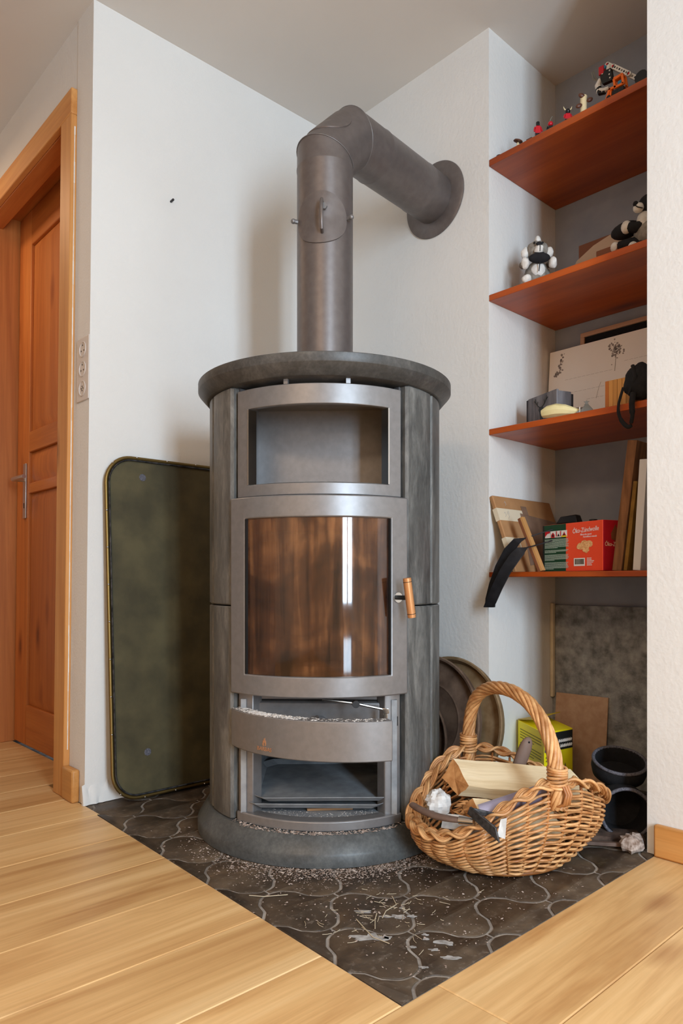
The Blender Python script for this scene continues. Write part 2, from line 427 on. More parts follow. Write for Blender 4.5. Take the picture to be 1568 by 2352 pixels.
MT['box_wood'] = wood('ribbed_pine_box', rgb(198,142,76), rgb(212,158,90), rgb(222,172,106), 2, 2.0, 0.55, knots=False)
MT['box_wood_end'] = flat('pine_box_end', rgb(190,116,56), 0.6)
MT['board_brown'] = speck('rough_brown_board', rgb(96,64,42), rgb(140,98,66), 60, 0.9, stretch=(1,1,0.15), bump=0.5)
MT['ochre'] = speck('ochre_board', rgb(116,84,30), rgb(136,102,42), 30, 0.8)
MT['white_slab'] = flat('white_laminate', rgb(214,212,214), 0.4)
MT['parcel'] = speck('brown_parcel_paper', rgb(164,118,76), rgb(184,138,94), 8, 0.7)
MT['parcel_tape'] = speck('grubby_tape', rgb(120,92,74), rgb(150,120,98), 12, 0.4)
MT['cream_label'] = flat('cream_label', rgb(222,206,178), 0.7)
MT['stick'] = flat('pale_stick', rgb(190,140,84), 0.6)
MT['stick_dark'] = flat('red_brown_stick', rgb(122,72,44), 0.6)
MT['trim_cream'] = speck('cream_trim', rgb(206,190,160), rgb(222,208,180), 20, 0.8, bump=0.3)
# ------------------------------------------------------------------ room shell
LEAN = 0.012                                 # the old door wall is out of plumb
def lean(m):
    m.v = [(x+LEAN*z, y, z) for x, y, z in m.v]; return m
YN, XW, YS = 4.2, -3.0, -1.75
struct('ceiling', M().box(XW-.1, YS-.1, CEIL, 2.4, YN+.1, CEIL+.1), MT['ceiling'], label='plain off-white painted ceiling above the stove corner')
struct('wall_back', M().box(1.02, 1.994, 0, 2.3, 2.105, CEIL), MT['plaster'], label='white plastered wall behind the stove and the green tray')
m = M().hexa([(x+(LEAN*z if x < 1 else 0), y, z) for x, y, z in ((.836,1.994,0),(1.02,1.994,0),(1.02,2.105,0),(.836,2.105,0),(.836,1.994,CEIL),(1.02,1.994,CEIL),(1.02,2.105,CEIL),(.836,2.105,CEIL))])
m2 = lean(M().box(.838, 2.105, 2.115, 1.02, 3.03, CEIL)); m.add(m2.v, m2.f)
m3 = lean(M().box(.838, 3.03, 0, 1.02, YN, CEIL)); m.add(m3.v, m3.f)
struct('wall_left', m, MT['plaster'], label='white plaster return with the wooden door beside the stove wall')
struct('wall_right', M().box(1.79, 1.286, 0, 2.3, 1.994, CEIL), MT['plaster_rough'], label='white wall that the flue pipe runs into')
struct('wall_alcove', M().box(2.168, .6, 0, 2.3, 1.286, CEIL), MT['niche_paint'], label='blue grey painted back wall of the shelf alcove')
struct('wall_alcove_foot', M().box(2.150, .749, -.01, 2.1675, 1.2855, .560), MT['concrete'], label='rough bare concrete at the foot of the shelf alcove')
struct('wall_front', M().box(1.668, YS, 0, 2.3, .748, CEIL), MT['plaster_rough'], label='white plastered pier right of the shelf alcove')
struct('wall_west', M().box(XW-.1, YS, 0, XW, YN, CEIL), MT['plaster'])
struct('wall_light_block', M().box(-.12, 1.3, 0, -.02, YN, CEIL), MT['plaster'])  # added unseen wall, blocks the warm fill from the floor by the door
struct('wall_north', M().box(XW, YN, 0, .838, YN+.1, CEIL), MT['plaster'])
m = M()
m.box(XW, YS-.1, 0, -.28, YS, CEIL); m.box(.38, YS-.1, 0, 1.668, YS, CEIL)
m.box(-.28, YS-.1, 2.10, .38, YS, CEIL)
struct('wall_south', m, MT['plaster'])
w = thing('window_1', 'narrow glazed balcony door behind the viewpoint that lights the stove', 'window', (.05, YS-.05, 0))
w['kind'] = 'structure'; del w['category']
fr = M()
for x0, z0, x1, z1 in ((-.33,0,-.26,2.10),(.26,0,.33,2.10),(-.26,2.06,.26,2.10),(-.26,.27,.26,.49),(-.26,0,.26,.035),(-.03,.49,.03,2.06)): fr.box(x0,-.03,z0,x1,.03,z1)
build('window_frame', fr, MT['white_paint'], w, bevel=.004)
struct('trim_1', M().box(2.133, 1.274, .252, 2.149, 1.2855, .567), MT['trim_cream'], .003, 'cream wooden strip in the corner of the alcove foot')
# baseboards
bb = M().prism([(.812,2.026),(.836,2.026),(.836,2.104),(.812,2.104)], 0, .095)
struct('baseboard_left', lean(bb), MT['skirt'], .006, 'short orange wood baseboard stub beside the door casing')
struct('baseboard_front', M().box(1.650, YS, 0, 1.668, .726, .075), MT['skirt'], .005, 'orange wood baseboard along the pier right of the alcove')

# door
dr = thing('door_1', 'orange stained wooden panel door with casing at the left', 'door', (.838, 2.58, 0))
dr['kind'] = 'structure'; del dr['category']
def dpart(name, mm, mat, bevel=.003, parent=None): return build(name, lean(mm), mat, parent or dr, bevel, world=True)
cz = dpart('casing', M().box(.818, 2.105, 0, .8379, 2.185, 2.037), MT['jamb_wood'])
dpart('casing', M().box(.818, 2.99, 0, .8379, 3.07, 2.037), MT['jamb_wood'])
dpart('casing_head', M().box(.818, 2.105, 2.037, .8379, 3.07, 2.115), MT['jamb_wood_h'])
pm = M(); z = 0.14
while z < 2.0:
    z2 = min(2.0, z+RNG.uniform(.03,.09)); d = RNG.uniform(.0015,.003)
    pm.box(.829-d/2, 2.1040, z, .829+d/2+RNG.uniform(0,.001), 2.1051, z2); z = z2
lab(dpart('paint_line', pm, MT['white_paint'], 0, cz), 'white paint smear along the edge of the casing')
dpart('jamb', M().box(.838, 2.99, 0, 1.02, 3.03, 2.10), MT['door_wood'])
dpart('jamb', M().box(.838, 2.106, 0, 1.02, 2.15, 2.037), MT['door_wood'])
dpart('lintel', M().box(.838, 2.15, 2.037, .90, 2.99, 2.114), MT['door_wood_h'])
dpart('lintel', M().box(.90, 2.15, 2.090, 1.02, 2.99, 2.114), MT['door_wood_h'])
LX = .964
dpart('stile', M().box(LX, 2.155, .006, LX+.04, 2.275, 2.088), MT['door_wood'])
dpart('stile', M().box(LX, 2.855, .006, LX+.04, 2.985, 2.088), MT['door_wood'])
for z0, z1 in ((.006,.16),(.98,1.02),(1.14,1.22),(1.95,2.088)):
    dpart('rail', M().box(LX, 2.275, z0, LX+.04, 2.855, z1), MT['door_wood_h'])
for z0, z1 in ((.16,.98),(1.02,1.14),(1.22,1.95)):
    i, d = .035, .012
    p = M(); y0, y1 = 2.275, 2.855
    p.hexa([(LX+d,y0,z0),(LX+.03,y0,z0),(LX+.03,y1,z0),(LX+d,y1,z0),(LX+d,y0,z1),(LX+.03,y0,z1),(LX+.03,y1,z1),(LX+d,y1,z1)])
    p.loft([[(LX+d,y0,z0),(LX+d,y0,z1),(LX+d,y1,z1),(LX+d,y1,z0)],[(LX+.002,y0+i,z0+i),(LX+.002,y0+i,z1-i),(LX+.002,y1-i,z1-i),(LX+.002,y1-i,z0+i)]])
    dpart('door_panel', p, MT['door_wood'], .001)
hb = dpart('door_handle', M().box(LX-.006, 2.872, .885, LX, 2.902, 1.10), MT['steel'], .002)
lv = M().tube([(LX-.004,2.887,1.035),(LX-.045,2.887,1.035)], .008, 10)
lv.tube([(LX-.045,2.893,1.035),(LX-.047,2.84,1.035),(LX-.046,2.77,1.034)], [.009,.0085,.008], 10)
dpart('lever', lv, MT['steel'], 0, hb)
dpart('keyhole', M().box(LX-.0066, 2.884, .925, LX-.006, 2.890, .945), MT['dark_hole'], 0, hb)

# socket plate with three outlets
so = thing('wall_socket', 'pale triple power socket plate on the wall beside the door casing', 'socket', (.852, 2.033, 1.258))
build('cover_plate', lean(M().box(.832, 1.992, 1.165, .8363, 2.076, 1.350)), MT['socket'], so, .002, world=True)
for k, zc in enumerate((1.315, 1.258, 1.201)):
    r = M()
    ring = lambda rr, x: [(x+LEAN*(zc+rr*sin(2*pi*j/32)), 2.034+rr*cos(2*pi*j/32), zc+rr*sin(2*pi*j/32)) for j in range(32)]
    r.loft([ring(.0225,.8323), ring(.0225,.8300), ring(.0200,.8300), ring(.0195,.8318)][::1], True, False, True)
    o = build('outlet', r, MT['socket'], so, 0, world=True)
    h = M()
    if k < 2:
        pts = ((.012, 0), (-.004, .009), (-.004, -.009))
    else:
        pts = ((.006, 0), (0, .006), (0, -.006), (-.006, 0))
    for dz, dy in pts:
        x = .8316+LEAN*(zc+dz)
        h.box(x-.0006, 2.034+dy-.0016, zc+dz-.002, x+.0006, 2.034+dy+.0016, zc+dz+.002)
    build('pin_hole', h, MT['dark_hole'], o, 0, world=True)
# nail in the wall
tag(build('nail', M().tube([(1.111,1.998,1.824),(1.111,1.978,1.825)], .0035, 8), MT['iron']), 'small dark nail head in the white wall left of the pipe', 'nail')

# ------------------------------------------------------------------ floor: oak planks
fl = struct('floor', M().box(XW, YS, -.05, 2.3, YN, -.0142), MT['grout'], label='light oak plank floor')
def hearth_left(y): return .794 + .029*(y-.73)
def plank(x0, x1, y0, y1, skew=False):
    g, c, h = .0004, .0022, .0016
    e = (lambda y: hearth_left(y)-.0006) if skew else (lambda y: x1-g)
    def ring(i, z):
        ya, yb = y0+g+i, y1-g-i
        return [(x0+g+i, ya, z), (e(ya)-i, ya, z), (e(yb)-i, yb, z), (x0+g+i, yb, z)]
    m = M().loft([ring(0,-.0138), ring(0,-h), ring(c,0)])
    return build('plank', m, MT['floor_wood'], fl, 0, smooth=0)
edges = [.728, .917, 1.104, 1.297, 1.490, 1.684, 1.889]
while edges[-1] < YN-.02: edges.append(edges[-1]+.1925)
edges[-1] = YN
low = [.728, .542]
while low[-1] > YS+.02: low.append(low[-1]-.188)
low[-1] = YS
rp = random.Random(3)
for y0, y1 in zip(edges, edges[1:]):
    sk = y1 < 1.995
    xs = [XW]; a = rp.uniform(-2.4, -1.6)
    xs += [a, a+rp.uniform(1.3, 1.55)]
    for k in range(len(xs)-1): plank(xs[k], xs[k+1], y0, y1)
    if sk: plank(xs[-1], 0, y0, y1, True)
    else: plank(xs[-1], .836 if y0 < 2.1 else .963, y0, y1)
for k, (y1, y0) in enumerate(zip(low, low[1:])):
    xs = [XW, -1.0, .876, 1.667] if k == 0 else [XW, rp.uniform(-2.2,-1.4), rp.uniform(-.6,.2), 1.667]
    for i in range(3): plank(xs[i], xs[i+1], y0, y1)

# ------------------------------------------------------------------ hearth: lobed clay tiles in grey grout
hp = [(.795,.7285),(1.668,.7285),(1.668,.75),(2.15,.75),(2.15,1.286),(1.79,1.286),(1.79,1.994),(hearth_left(1.994),1.994)]
he = struct('hearth', M().prism(hp, -.014, -.0026), MT['grout'], label='dark brown lobed clay tiles with pale grout under the stove', smooth=0)
he.name = 'floor_hearth'
def node(m_, n_): return Vector((.868+.1006*m_+.003*n_, .763+.001*m_+.1048*n_))
def scurve(p, q, amp, n=20):
    """side of a tile from p to q: first half swells left of travel, second half right"""
    d = q-p; nrm = Vector((-d.y, d.x)).normalized(); out = []
    for i in range(1, n):
        t = i/n
        s = 1 if t < .5 else -1
        u = t*2 if t < .5 else (1-t)*2                # 0 at the node .. 1 in the middle
        w = sin(pi/2*min(1, u/.42))*(1-.3*max(0, (u-.42)/.4) if u < .82 else .7*(1-u)/.18)
        out.append(p + d*t + nrm*(amp*s*w))
    return out
def clip(poly, inside, cut):
    out = []
    for i in range(len(poly)):
        a, b = poly[i-1], poly[i]
        ia, ib = inside(a), inside(b)
        if ia != ib: out.append(cut(a, b))
        if ib: out.append(b)
    return out
def clip_half(poly, f):
    return clip(poly, lambda p: f(p) > 0, lambda a, b: a + (b-a)*(f(a)/(f(a)-f(b)))) if poly else poly
rt_ = random.Random(5)
GAP = .0034
for mm in range(-2, 15):
    for nn in range(-2, 14):
        if (mm+nn) % 2 == 0: continue
        # tile centred on an odd lattice point; its corners are the four even neighbours
        L, R, T, B = node(mm-1,nn), node(mm+1,nn), node(mm,nn+1), node(mm,nn-1)
        c = (L+R+T+B)/4
        if c.x < .70 or c.x > 2.22 or c.y < .60 or c.y > 2.06: continue
        if c.x > 1.88 and c.y > 1.38: continue
        # corners counter-clockwise B, R, T, L ; fat at B and T, pinched at L and R
        A = .0115; pull = Vector((0, .0075))
        poly = []
        for p, q, amp in ((B+pull, R-pull, -A), (R+pull, T-pull, A), (T-pull, L+pull, -A), (L-pull, B+pull, A)):
            poly.append(p); poly += scurve(p, q, amp)
            if q.x != B.x and amp < 0: poly.append(q)
        # shrink for the joint
        n = len(poly); sh = []
        for i in range(n):
            t = poly[(i+1)%n]-poly[i-1]
            t = t.normalized() if t.length > 1e-9 else Vector((1,0))
            sh.append(poly[i] + Vector((-t.y, t.x))*GAP)
        poly = sh
        poly = clip_half(poly, lambda p: p.y-.7300)
        poly = clip_half(poly, lambda p: p.x-(hearth_left(p.y)+.001))
        poly = clip_half(poly, lambda p: 1.9935-p.y)
        poly = clip_half(poly, lambda p: 2.1495-p.x)
        if c.x > 1.66 and c.y < .75: poly = clip_half(poly, lambda p: 1.667-p.x)
        if len(poly) < 5: continue
        ctr = sum(poly, Vector((0,0)))/len(poly)
        hgt = rt_.uniform(-.0010, -.0001)
        def rg(k, z): return [(ctr.x+(p.x-ctr.x)*k, ctr.y+(p.y-ctr.y)*k, z) for p in poly]
        build('tile', M().loft([rg(1,-.0025), rg(1,hgt-.0008), rg(.985,hgt)]), MT['tile'], he, 0, smooth=60)
# dried mortar smears on the tiles near the front corner
rs = random.Random(11)
for x, y, s, e in ((.905,.905,.028,1.7),(.925,.885,.012,1.2),(.99,.80,.020,1.3),(.972,.835,.008,1),(.955,.80,.008,1.6),(.985,.845,.008,1.1),(.955,.765,.011,2.2),
                   (1.0,.925,.016,1.5),(.985,.94,.010,2.0),(1.02,.91,.009,1.2),(.965,.985,.014,1.8),(1.03,.945,.008,1.1),(.935,.83,.008,1.5),(.90,.775,.008,1.4)):
    k = 18; ph = rs.uniform(0, 6)
    ang = radians(-45)
    pts = []
    for j in range(k):
        a = 2*pi*j/k; r = s*(0.62+.38*noise.noise(Vector((cos(a)*1.6+x*40, sin(a)*1.6, ph)))*1.6)
        u, v = r*cos(a)*e, r*sin(a)*.62
        pts.append((x+u*cos(ang)-v*sin(ang), y+u*sin(ang)+v*cos(ang)))
    build('mortar_smear', M().prism(pts, -.0012, .0006), MT['mortar'], he, 0)

# crumbling plaster at the foot of the left wall corner
m = M(); rw_ = random.Random(17); rings = []
N_ = 26
for k in range(N_+1):
    x = .828+k*.0095
    o_ = .011*(1-.6*k/N_)*(1+.7*noise.noise(Vector((k*.9,0,0)))); h_ = .055*(1-.5*k/N_)*(1+.6*noise.noise(Vector((k*.7,4,0))))
    rings.append([(x,1.9935,-.002),(x,1.9935-o_,.0006),(x,1.9935-o_*.8,h_*.45),(x,1.9935-.0005,h_),(x,1.9945,h_),(x,1.9945,-.002)])
struct('trim_2', m.loft(rings), MT['plaster_rough'], 0, 'crumbling white plaster at the foot of the wall corner')
# ------------------------------------------------------------------ the stove (local +x is its front, +y its right as seen)
SX, SY = 1.265, 1.441
st = thing('wood_stove', 'round grey wood stove clad in dark soapstone in the corner', 'stove', (SX, SY, 0), radians(225))
lathe = lambda prof, n=96: M().lathe(prof, n)
build('plinth', lathe([(.336,.0006),(.336,.026),(.333,.032),(.312,.066),(.309,.068),(.20,.068)]), MT['stone_base'], st)
# top slab
build('top_slab', lathe([(.20,1.106),(.309,1.106),(.313,1.107),(.334,1.1305),(.3350,1.1320),(.3350,1.1515),(.3335,1.153),(.07,1.153)]), MT['stone_top'], st)
# soapstone cladding: front and rear stone on both sides, two tiers
def stone(a0, a1, z0, z1):
    r0, r1 = .272, .305
    n = 10
    us = [a0+(a1-a0)*i/n for i in range(n+1)]
    ch = .006
    prof = [(r0, 0), (r1-ch, 0), (r1, .018*1), ]
    m = M()
    chd = degrees_of(.006, r1)
    sgn = 1 if a1 > a0 else -1
    rings = []
    # horizontal sections: chamfered rectangle in (angle, radius), lofted over z with a small chamfer
    def section(z, ins):
        pts = []
        A0, A1 = a0+degrees_of(ins, r1), a1-degrees_of(ins, r1)
        outer = [A0] + [A0+chd+(A1-A0-2*chd)*i/n for i in range(n+1)] + [A1]
        for k, a in enumerate(outer):
            r = (r1-ins) - (.006 if k in (0, len(outer)-1) else 0)
            pts.append((r*cos(radians(a)), r*sin(radians(a)), z))
        for i in range(n+1):
            a = A1+(A0-A1)*i/n
            pts.append((r0*cos(radians(a)), r0*sin(radians(a)), z))
        return pts
    m.loft([section(z0, .003), section(z0+.003, 0), section(z1-.003, 0), section(z1, .003)])
    return m
def degrees_of(d, r): return math.degrees(d/r)
for s in (-1, 1):
    for z0, z1 in ((.069,.580),(.583,1.1058)):
        for b0, b1 in ((43.2, 63.6), (64.1, 104)):
            a0, a1 = (b0, b1) if s > 0 else (-b1, -b0)
            build('cladding_stone', stone(a0, a1, z0, z1), MT['stone'], st, smooth=25)
build('back_shell', M().arc(.285,.297,104.4,255.6,.069,1.1055,36), MT['stove_inner'], st)
build('liner', M().arc(.255,.268,41.8,318.2,.069,1.1055,60), MT['black_metal'], st)
# upper frame with the warming compartment
us = [-41.2,-34.1]+[-34.1+68.2*i/20 for i in range(1,20)]+[34.1,41.2]
def cyl(r1, r0): return lambda u, w, k: ((r0 if k else r1)*cos(radians(u)), (r0 if k else r1)*sin(radians(u)), w)
build('upper_frame', M().grid(us, [.8385,.866,1.046,1.093], cyl(.296,.282), lambda i,j: 1 <= i <= len(us)-3 and j == 1), MT['stove_metal'], st, .0015)
for a in (-14.2, 14.2):
    build('spacer_tab', M().arc(.286,.294,a-1,a+1,1.0935,1.1055,2), MT['stove_metal'], st)
for s in (-1, 1):
    build('side_channel', M().arc(.268,.284,s*42.6-.55,s*42.6+.55,.84,1.104,2), MT['stove_inner'], st)
    build('opening_lip', M().arc(.270,.2975,s*33.9-.35,s*33.9+.35,.867,1.045,2), MT['chrome'], st)
c = M()
hw = .169
c.box(.060,-hw-.006,.8605,.072,hw+.006,1.088)                       # back
c.box(.072,-hw-.006,.8605,.232,-hw,1.088); c.box(.072,hw,.8605,.232,hw+.006,1.088)
c.box(.072,-hw,1.082,.222,hw,1.088)
build('warming_compartment', c, MT['stove_metal'], st)
fl_p = [(.074,-.1685)]+[(.280*cos(radians(a)), .280*sin(radians(a))) for a in [-36.5+73*i/24 for i in range(25)]]+[(.074,.1685)]
build('stone_shelf', M().prism(fl_p, .858, .8695), MT['stone'], st, .002)
# middle body behind the door: firebox
f = M()
f.box(-.10,-.20,.39,-.08,.20,.82); f.box(-.08,-.20,.39,.19,-.185,.82); f.box(-.08,.185,.39,.19,.20,.82)
build('firebox_lining', f, MT['firebrick'], st, .003)
build('firebox_floor', M().box(-.08,-.185,.385,.235,.185,.425), MT['ash'], st, .002)
build('baffle', M().hexa([(.02,-.185,.745),(.225,-.185,.752),(.225,.185,.752),(.02,.185,.745),(.02,-.185,.76),(.225,-.185,.768),(.225,.185,.768),(.02,.185,.76)]), MT['stone'], st)
build('deflector', M().arc(.276,.282,-31.5,31.5,.758,.83,20), MT['deflector'], st)
build('grate', M().prism([(.02,-.05),(.14,-.05),(.14,.05),(.02,.05)], .426, .434), MT['black_metal'], st, .003)
lg = M().tube([(-.02,-.11,.463),(.10,.06,.468)], .032, 9); lg.tube([(.12,-.10,.455),(.02,.12,.458)], .026, 9)
build('charred_wood', lg, MT['black_metal'], st)
# door
us2 = [-42.6,-33.4]+[-33.4+66.8*i/24 for i in range(1,24)]+[33.4,42.6]
door = build('stove_door', M().grid(us2, [.3745,.4225,.786,.8365], cyl(.3115,.294), lambda i,j: 1 <= i <= len(us2)-3 and j == 1), MT['stove_metal'], st, .003)
build('door_glass', M().grid([-34+68*i/32 for i in range(33)], [.418,.79], cyl(.3035,.2995)), MT['stove_glass'], door)
for s in (-1, 1): build('glass_seal', M().arc(.296,.3105,s*33.1-.35,s*33.1+.35,.4235,.785,2), MT['black_metal'], door)
hd = M()
ah = radians(36.7); ux, uy = cos(ah), sin(ah)
hd.tube([(.311*ux,.311*uy,.602),(.352*ux,.352*uy,.602)], .0055, 10)
h0 = build('handle_stub', hd, MT['black_metal'], door)
ro = M().tube([(.3105*ux,.3105*uy,.602),(.3145*ux,.3145*uy,.602)], .012, 16)
build('rosette', ro, MT['chrome'], h0)
# wooden grip, slightly tilted
gt = Vector((.354*ux,.354*uy,.602)); tl = Vector((-sin(ah)*.16, cos(ah)*.16, -1)).normalized()
grip = M().tube([gt-tl*.046, gt-tl*.0455, gt-tl*.036, gt+tl*.036, gt+tl*.0455, gt+tl*.046], [.0085,.0095,.0098,.0098,.0095,.0085], 14)
build('handle_grip', grip, MT['copper'], h0)
for k in (-.037, .037): build('grip_ring', M().tube([gt+tl*(k-.0006), gt+tl*(k+.0006)], .0101, 14), MT['black_metal'], h0)
# lower front: columns, sill, ash panel
for s in (-1, 1):
    m = M()
    sec = lambda z: [(r*cos(radians(s*a)), r*sin(radians(s*a)), z) for r, a in (((.292,41.4),(.292,37.5),(.281,33.6),(.25,33.6),(.25,41.4)) if s < 0 else ((.292,41.4),(.25,41.4),(.25,33.6),(.281,33.6),(.292,37.5)))]
    m.loft([sec(.069), sec(.3735)])
    build('front_column', m, MT['stove_metal'], st, .002)
build('slot', M().arc(.288,.2926,38.6,39.9,.298,.320,2), MT['dark_hole'], st)
build('sill', M().arc(.262,.2985,-41.3,41.3,.0685,.092,30), MT['stove_metal'], st, .003)
lp = [(-.16,-.165)]+[(.268*cos(radians(a)), .268*sin(radians(a))) for a in [-33+66*i/16 for i in range(17)]]+[(-.16,.165)]
build('compartment_floor', M().prism(lp, .0685, .090), MT['tray_steel'], st)
cp = M(); cp.box(-.17,-.185,.069,-.16,.185,.36); cp.box(-.16,-.185,.09,.235,-.172,.36); cp.box(-.16,.172,.09,.235,.185,.36)
build('lower_compartment', cp, MT['tray_steel'], st)
pn = build('ash_panel', M().box(.196,-.172,.246,.206,.172,.374), MT['stove_metal'], st, .002)
build('ash_door', M().box(.206,-.158,.262,.216,.147,.351), MT['stove_metal'], pn, .004)
build('ash_door_gap', M().box(.2062,-.162,.3515,.2075,.151,.3565), MT['dark_hole'], pn)
kn = M().tube([(.216,.010,.307),(.232,.006,.312),(.243,-.004,.316)], [.009,.010,.009], 10)
build('knob', kn, MT['stove_inner'], pn)
rod = build('air_lever', M().tube([(.292,.012,.370),(.288,.088,.3605),(.280,.150,.3465)], .0032, 8), MT['chrome'], st)
build('lever_knob', M().tube([(.286,.088,.3605),(.301,.090,.3605)], .0085, 14), MT['black_plastic'], rod)
br = M().obox((.278,.157,.343),(1,0,0),(0,1,0),(0,0,1),.005,.008,.006); br.obox((.276,.157,.329),(1,0,0),(0,1,0),(0,0,1),.004,.005,.010)
build('lever_clip', br, MT['chrome'], rod, .001)
# hinged ash flap, standing open about its left end
al = -42.0
piv = Vector((.31*cos(radians(al)), .31*sin(radians(al)), 0))
OPEN = Matrix.Translation(piv) @ Matrix.Rotation(radians(-19), 4, 'Z') @ Matrix.Translation(-piv)
fl_m = M().arc(.276,.3115,al,39.2,.2505,.3385,30).xf(OPEN)
flap = build('ash_flap', fl_m, MT['stove_metal'], st, .0025)
def on_flap(a, z, r=.3115):
    p = OPEN @ Vector((r*cos(radians(a)), r*sin(radians(a)), z)); d = (OPEN.to_3x3() @ Vector((cos(radians(a)), sin(radians(a)), 0)))
    return p, d
# emblem: a small flame above six letters, in copper
p, d = on_flap(-15.6, .272)
right = Vector((0,0,1)).cross(d); F_ = Matrix((right, Vector((0,0,1)), d)).transposed().to_4x4(); F_.translation = p
tx = text_mesh('BARBAS', .0125, 'CENTER', .0006, xs=1.0)
lab(build('lettering', tx.xf(F_ @ Matrix.Translation((0,-.010,.0006))), MT['emblem'], flap, smooth=0), 'raised copper letters BARBAS')
fp = [(-.0035,0),(-.0055,.004),(-.004,.009),(-.0045,.0125),(-.002,.011),(-.0008,.0175),(.0012,.0145),(.0022,.019),(.003,.012),(.0045,.013),(.0055,.006),(.0042,.0015),(.002,0),(.0024,.005),(.0003,.009),(-.0012,.005),(-.0015,0)]
lab(build('flame_mark', M().prism(fp, 0, .0012).xf(F_ @ Matrix.Translation((0,.0005,0))), MT['emblem'], flap, smooth=0), 'small copper flame mark')

# flue pipe, a thing of its own: stands on the slab and runs into the wall
fp_ = thing('flue_pipe', 'grey metal flue pipe bending from the stove into the right wall', 'pipe', (SX, SY, 1.1532))
PR = .0752
hd_dir = Vector((1.79-SX, 1.497-SY, 0)).normalized(); hl = Vector((-hd_dir.y, hd_dir.x, 0))
zt, zh = 1.772, 1.878; L = zh-zt
def ring_at(c, axis_a, axis_b, r, n=48): return [c + axis_a*(r*cos(2*pi*j/n)) + axis_b*(r*sin(2*pi*j/n)) for j in range(n)]
c0 = Vector((SX, SY, 0)); Z = Vector((0,0,1))
def vring(z, r=PR): return ring_at(c0+Z*z, hd_dir, hl, r)
t22 = math.tan(radians(22.5))
def miter1(r=PR): return [c0 + hd_dir*(r*cos(2*pi*j/48)) + hl*(r*sin(2*pi*j/48)) + Z*(zt - r*cos(2*pi*j/48)*t22) for j in range(48)]
e2 = c0 + hd_dir*L + Z*zh
def miter2(r=PR):
    out = []
    for j in range(48):
        a = r*cos(2*pi*j/48)                       # + inside of the bend
        out.append(e2 + hl*(r*sin(2*pi*j/48)) - Z*a - hd_dir*(-a*t22)*1.0)
    return out
def hring(x, r=PR): return [c0 + hd_dir*x + hl*(r*sin(2*pi*j/48)) + Z*(zh - r*cos(2*pi*j/48)) for j in range(48)]
vp = build('vertical_pipe', M().loft([vring(1.1535), vring(1.734), vring(1.740, PR+.0014), vring(1.7435, PR+.0014), vring(1.7495), miter1()]), MT['pipe_metal'], fp_, world=True, smooth=40)
el = build('elbow_segment', M().loft([miter1(PR+.0008), miter2(PR+.0008)]), MT['pipe_metal'], fp_, world=True, smooth=30)
for rg_m in (miter1(PR+.0009), miter2(PR+.0009)):
    build('seam', M().tube(rg_m, .0011, 6, True), MT['stove_metal'], el, world=True, smooth=70)
wallx = (1.7895-SX)/hd_dir.x
hp_ = build('horizontal_pipe', M().loft([miter2(), hring(.200), hring(.207,PR+.0013), hring(.211,PR+.0013), hring(.218), hring(.420), hring(.427,PR+.0013), hring(.432,PR+.0013), hring(.439), hring(wallx-.002)]), MT['pipe_metal'], fp_, world=True, smooth=40)
fc = c0 + hd_dir*wallx + Z*zh
Y_ = Vector((0,1,0)); X_ = Vector((1,0,0))
flg = lambda r, x: [Vector((1.7895-x, fc.y + r*cos(2*pi*j/64), zh + r*sin(2*pi*j/64))) for j in range(64)]
build('wall_flange', M().loft([flg(.119,.0005), flg(.119,.004), flg(.113,.008), flg(.080,.012), flg(.0745,.012)][::1]), MT['pipe_metal'], fp_, world=True, smooth=50)
# inspection lid on the vertical pipe
lid = M()
ca = radians(219.5)                                 # towards the room
N_ = 40
def on_pipe(a, z, r): return Vector((SX + r*cos(a), SY + r*sin(a), z))
rim = []; RL = .0685
for rr, ro_ in ((1.0, PR+.0003), (.985, PR+.0030), (.5, PR+.0030), (.02, PR+.0030)):
    rim.append([on_pipe(ca + min(1.2, max(-1.2, 1.0*rr*cos(2*pi*j/N_))), 1.584 + RL*rr*sin(2*pi*j/N_), ro_) for j in range(N_)])
ld = build('inspection_lid', M().loft(rim, True, False, True), MT['pipe_metal'], fp_, world=True, smooth=40)
hh = [on_pipe(ca+.07, 1.618, PR+.003), on_pipe(ca+.07, 1.619, PR+.020), on_pipe(ca+.07, 1.612, PR+.026), on_pipe(ca+.07, 1.585, PR+.030), on_pipe(ca+.07, 1.558, PR+.027), on_pipe(ca+.07, 1.545, PR+.021), on_pipe(ca+.07, 1.543, PR+.003)]
build('lid_handle', M().tube(hh, .0045, 10), MT['pipe_metal'], ld, world=True)
for da in (-1.03, 1.03):
    nm = M(); rr_ = PR+.003
    a = on_pipe(ca+da, 1.592, rr_); b = on_pipe(ca+da, 1.592, rr_+.012)
    nm.tube([a, b], .0058, 8); nm.ball(b, .0068, 10, 8)
    build('cap_nut', nm, MT['stove_metal'], ld, world=True)
nm = M(); nm.tube([on_pipe(ca+.12, 1.607, PR+.003), on_pipe(ca+.12, 1.607, PR+.012)], .009, 6)
build('hinge_nut', nm, MT['stove_metal'], ld, world=True)
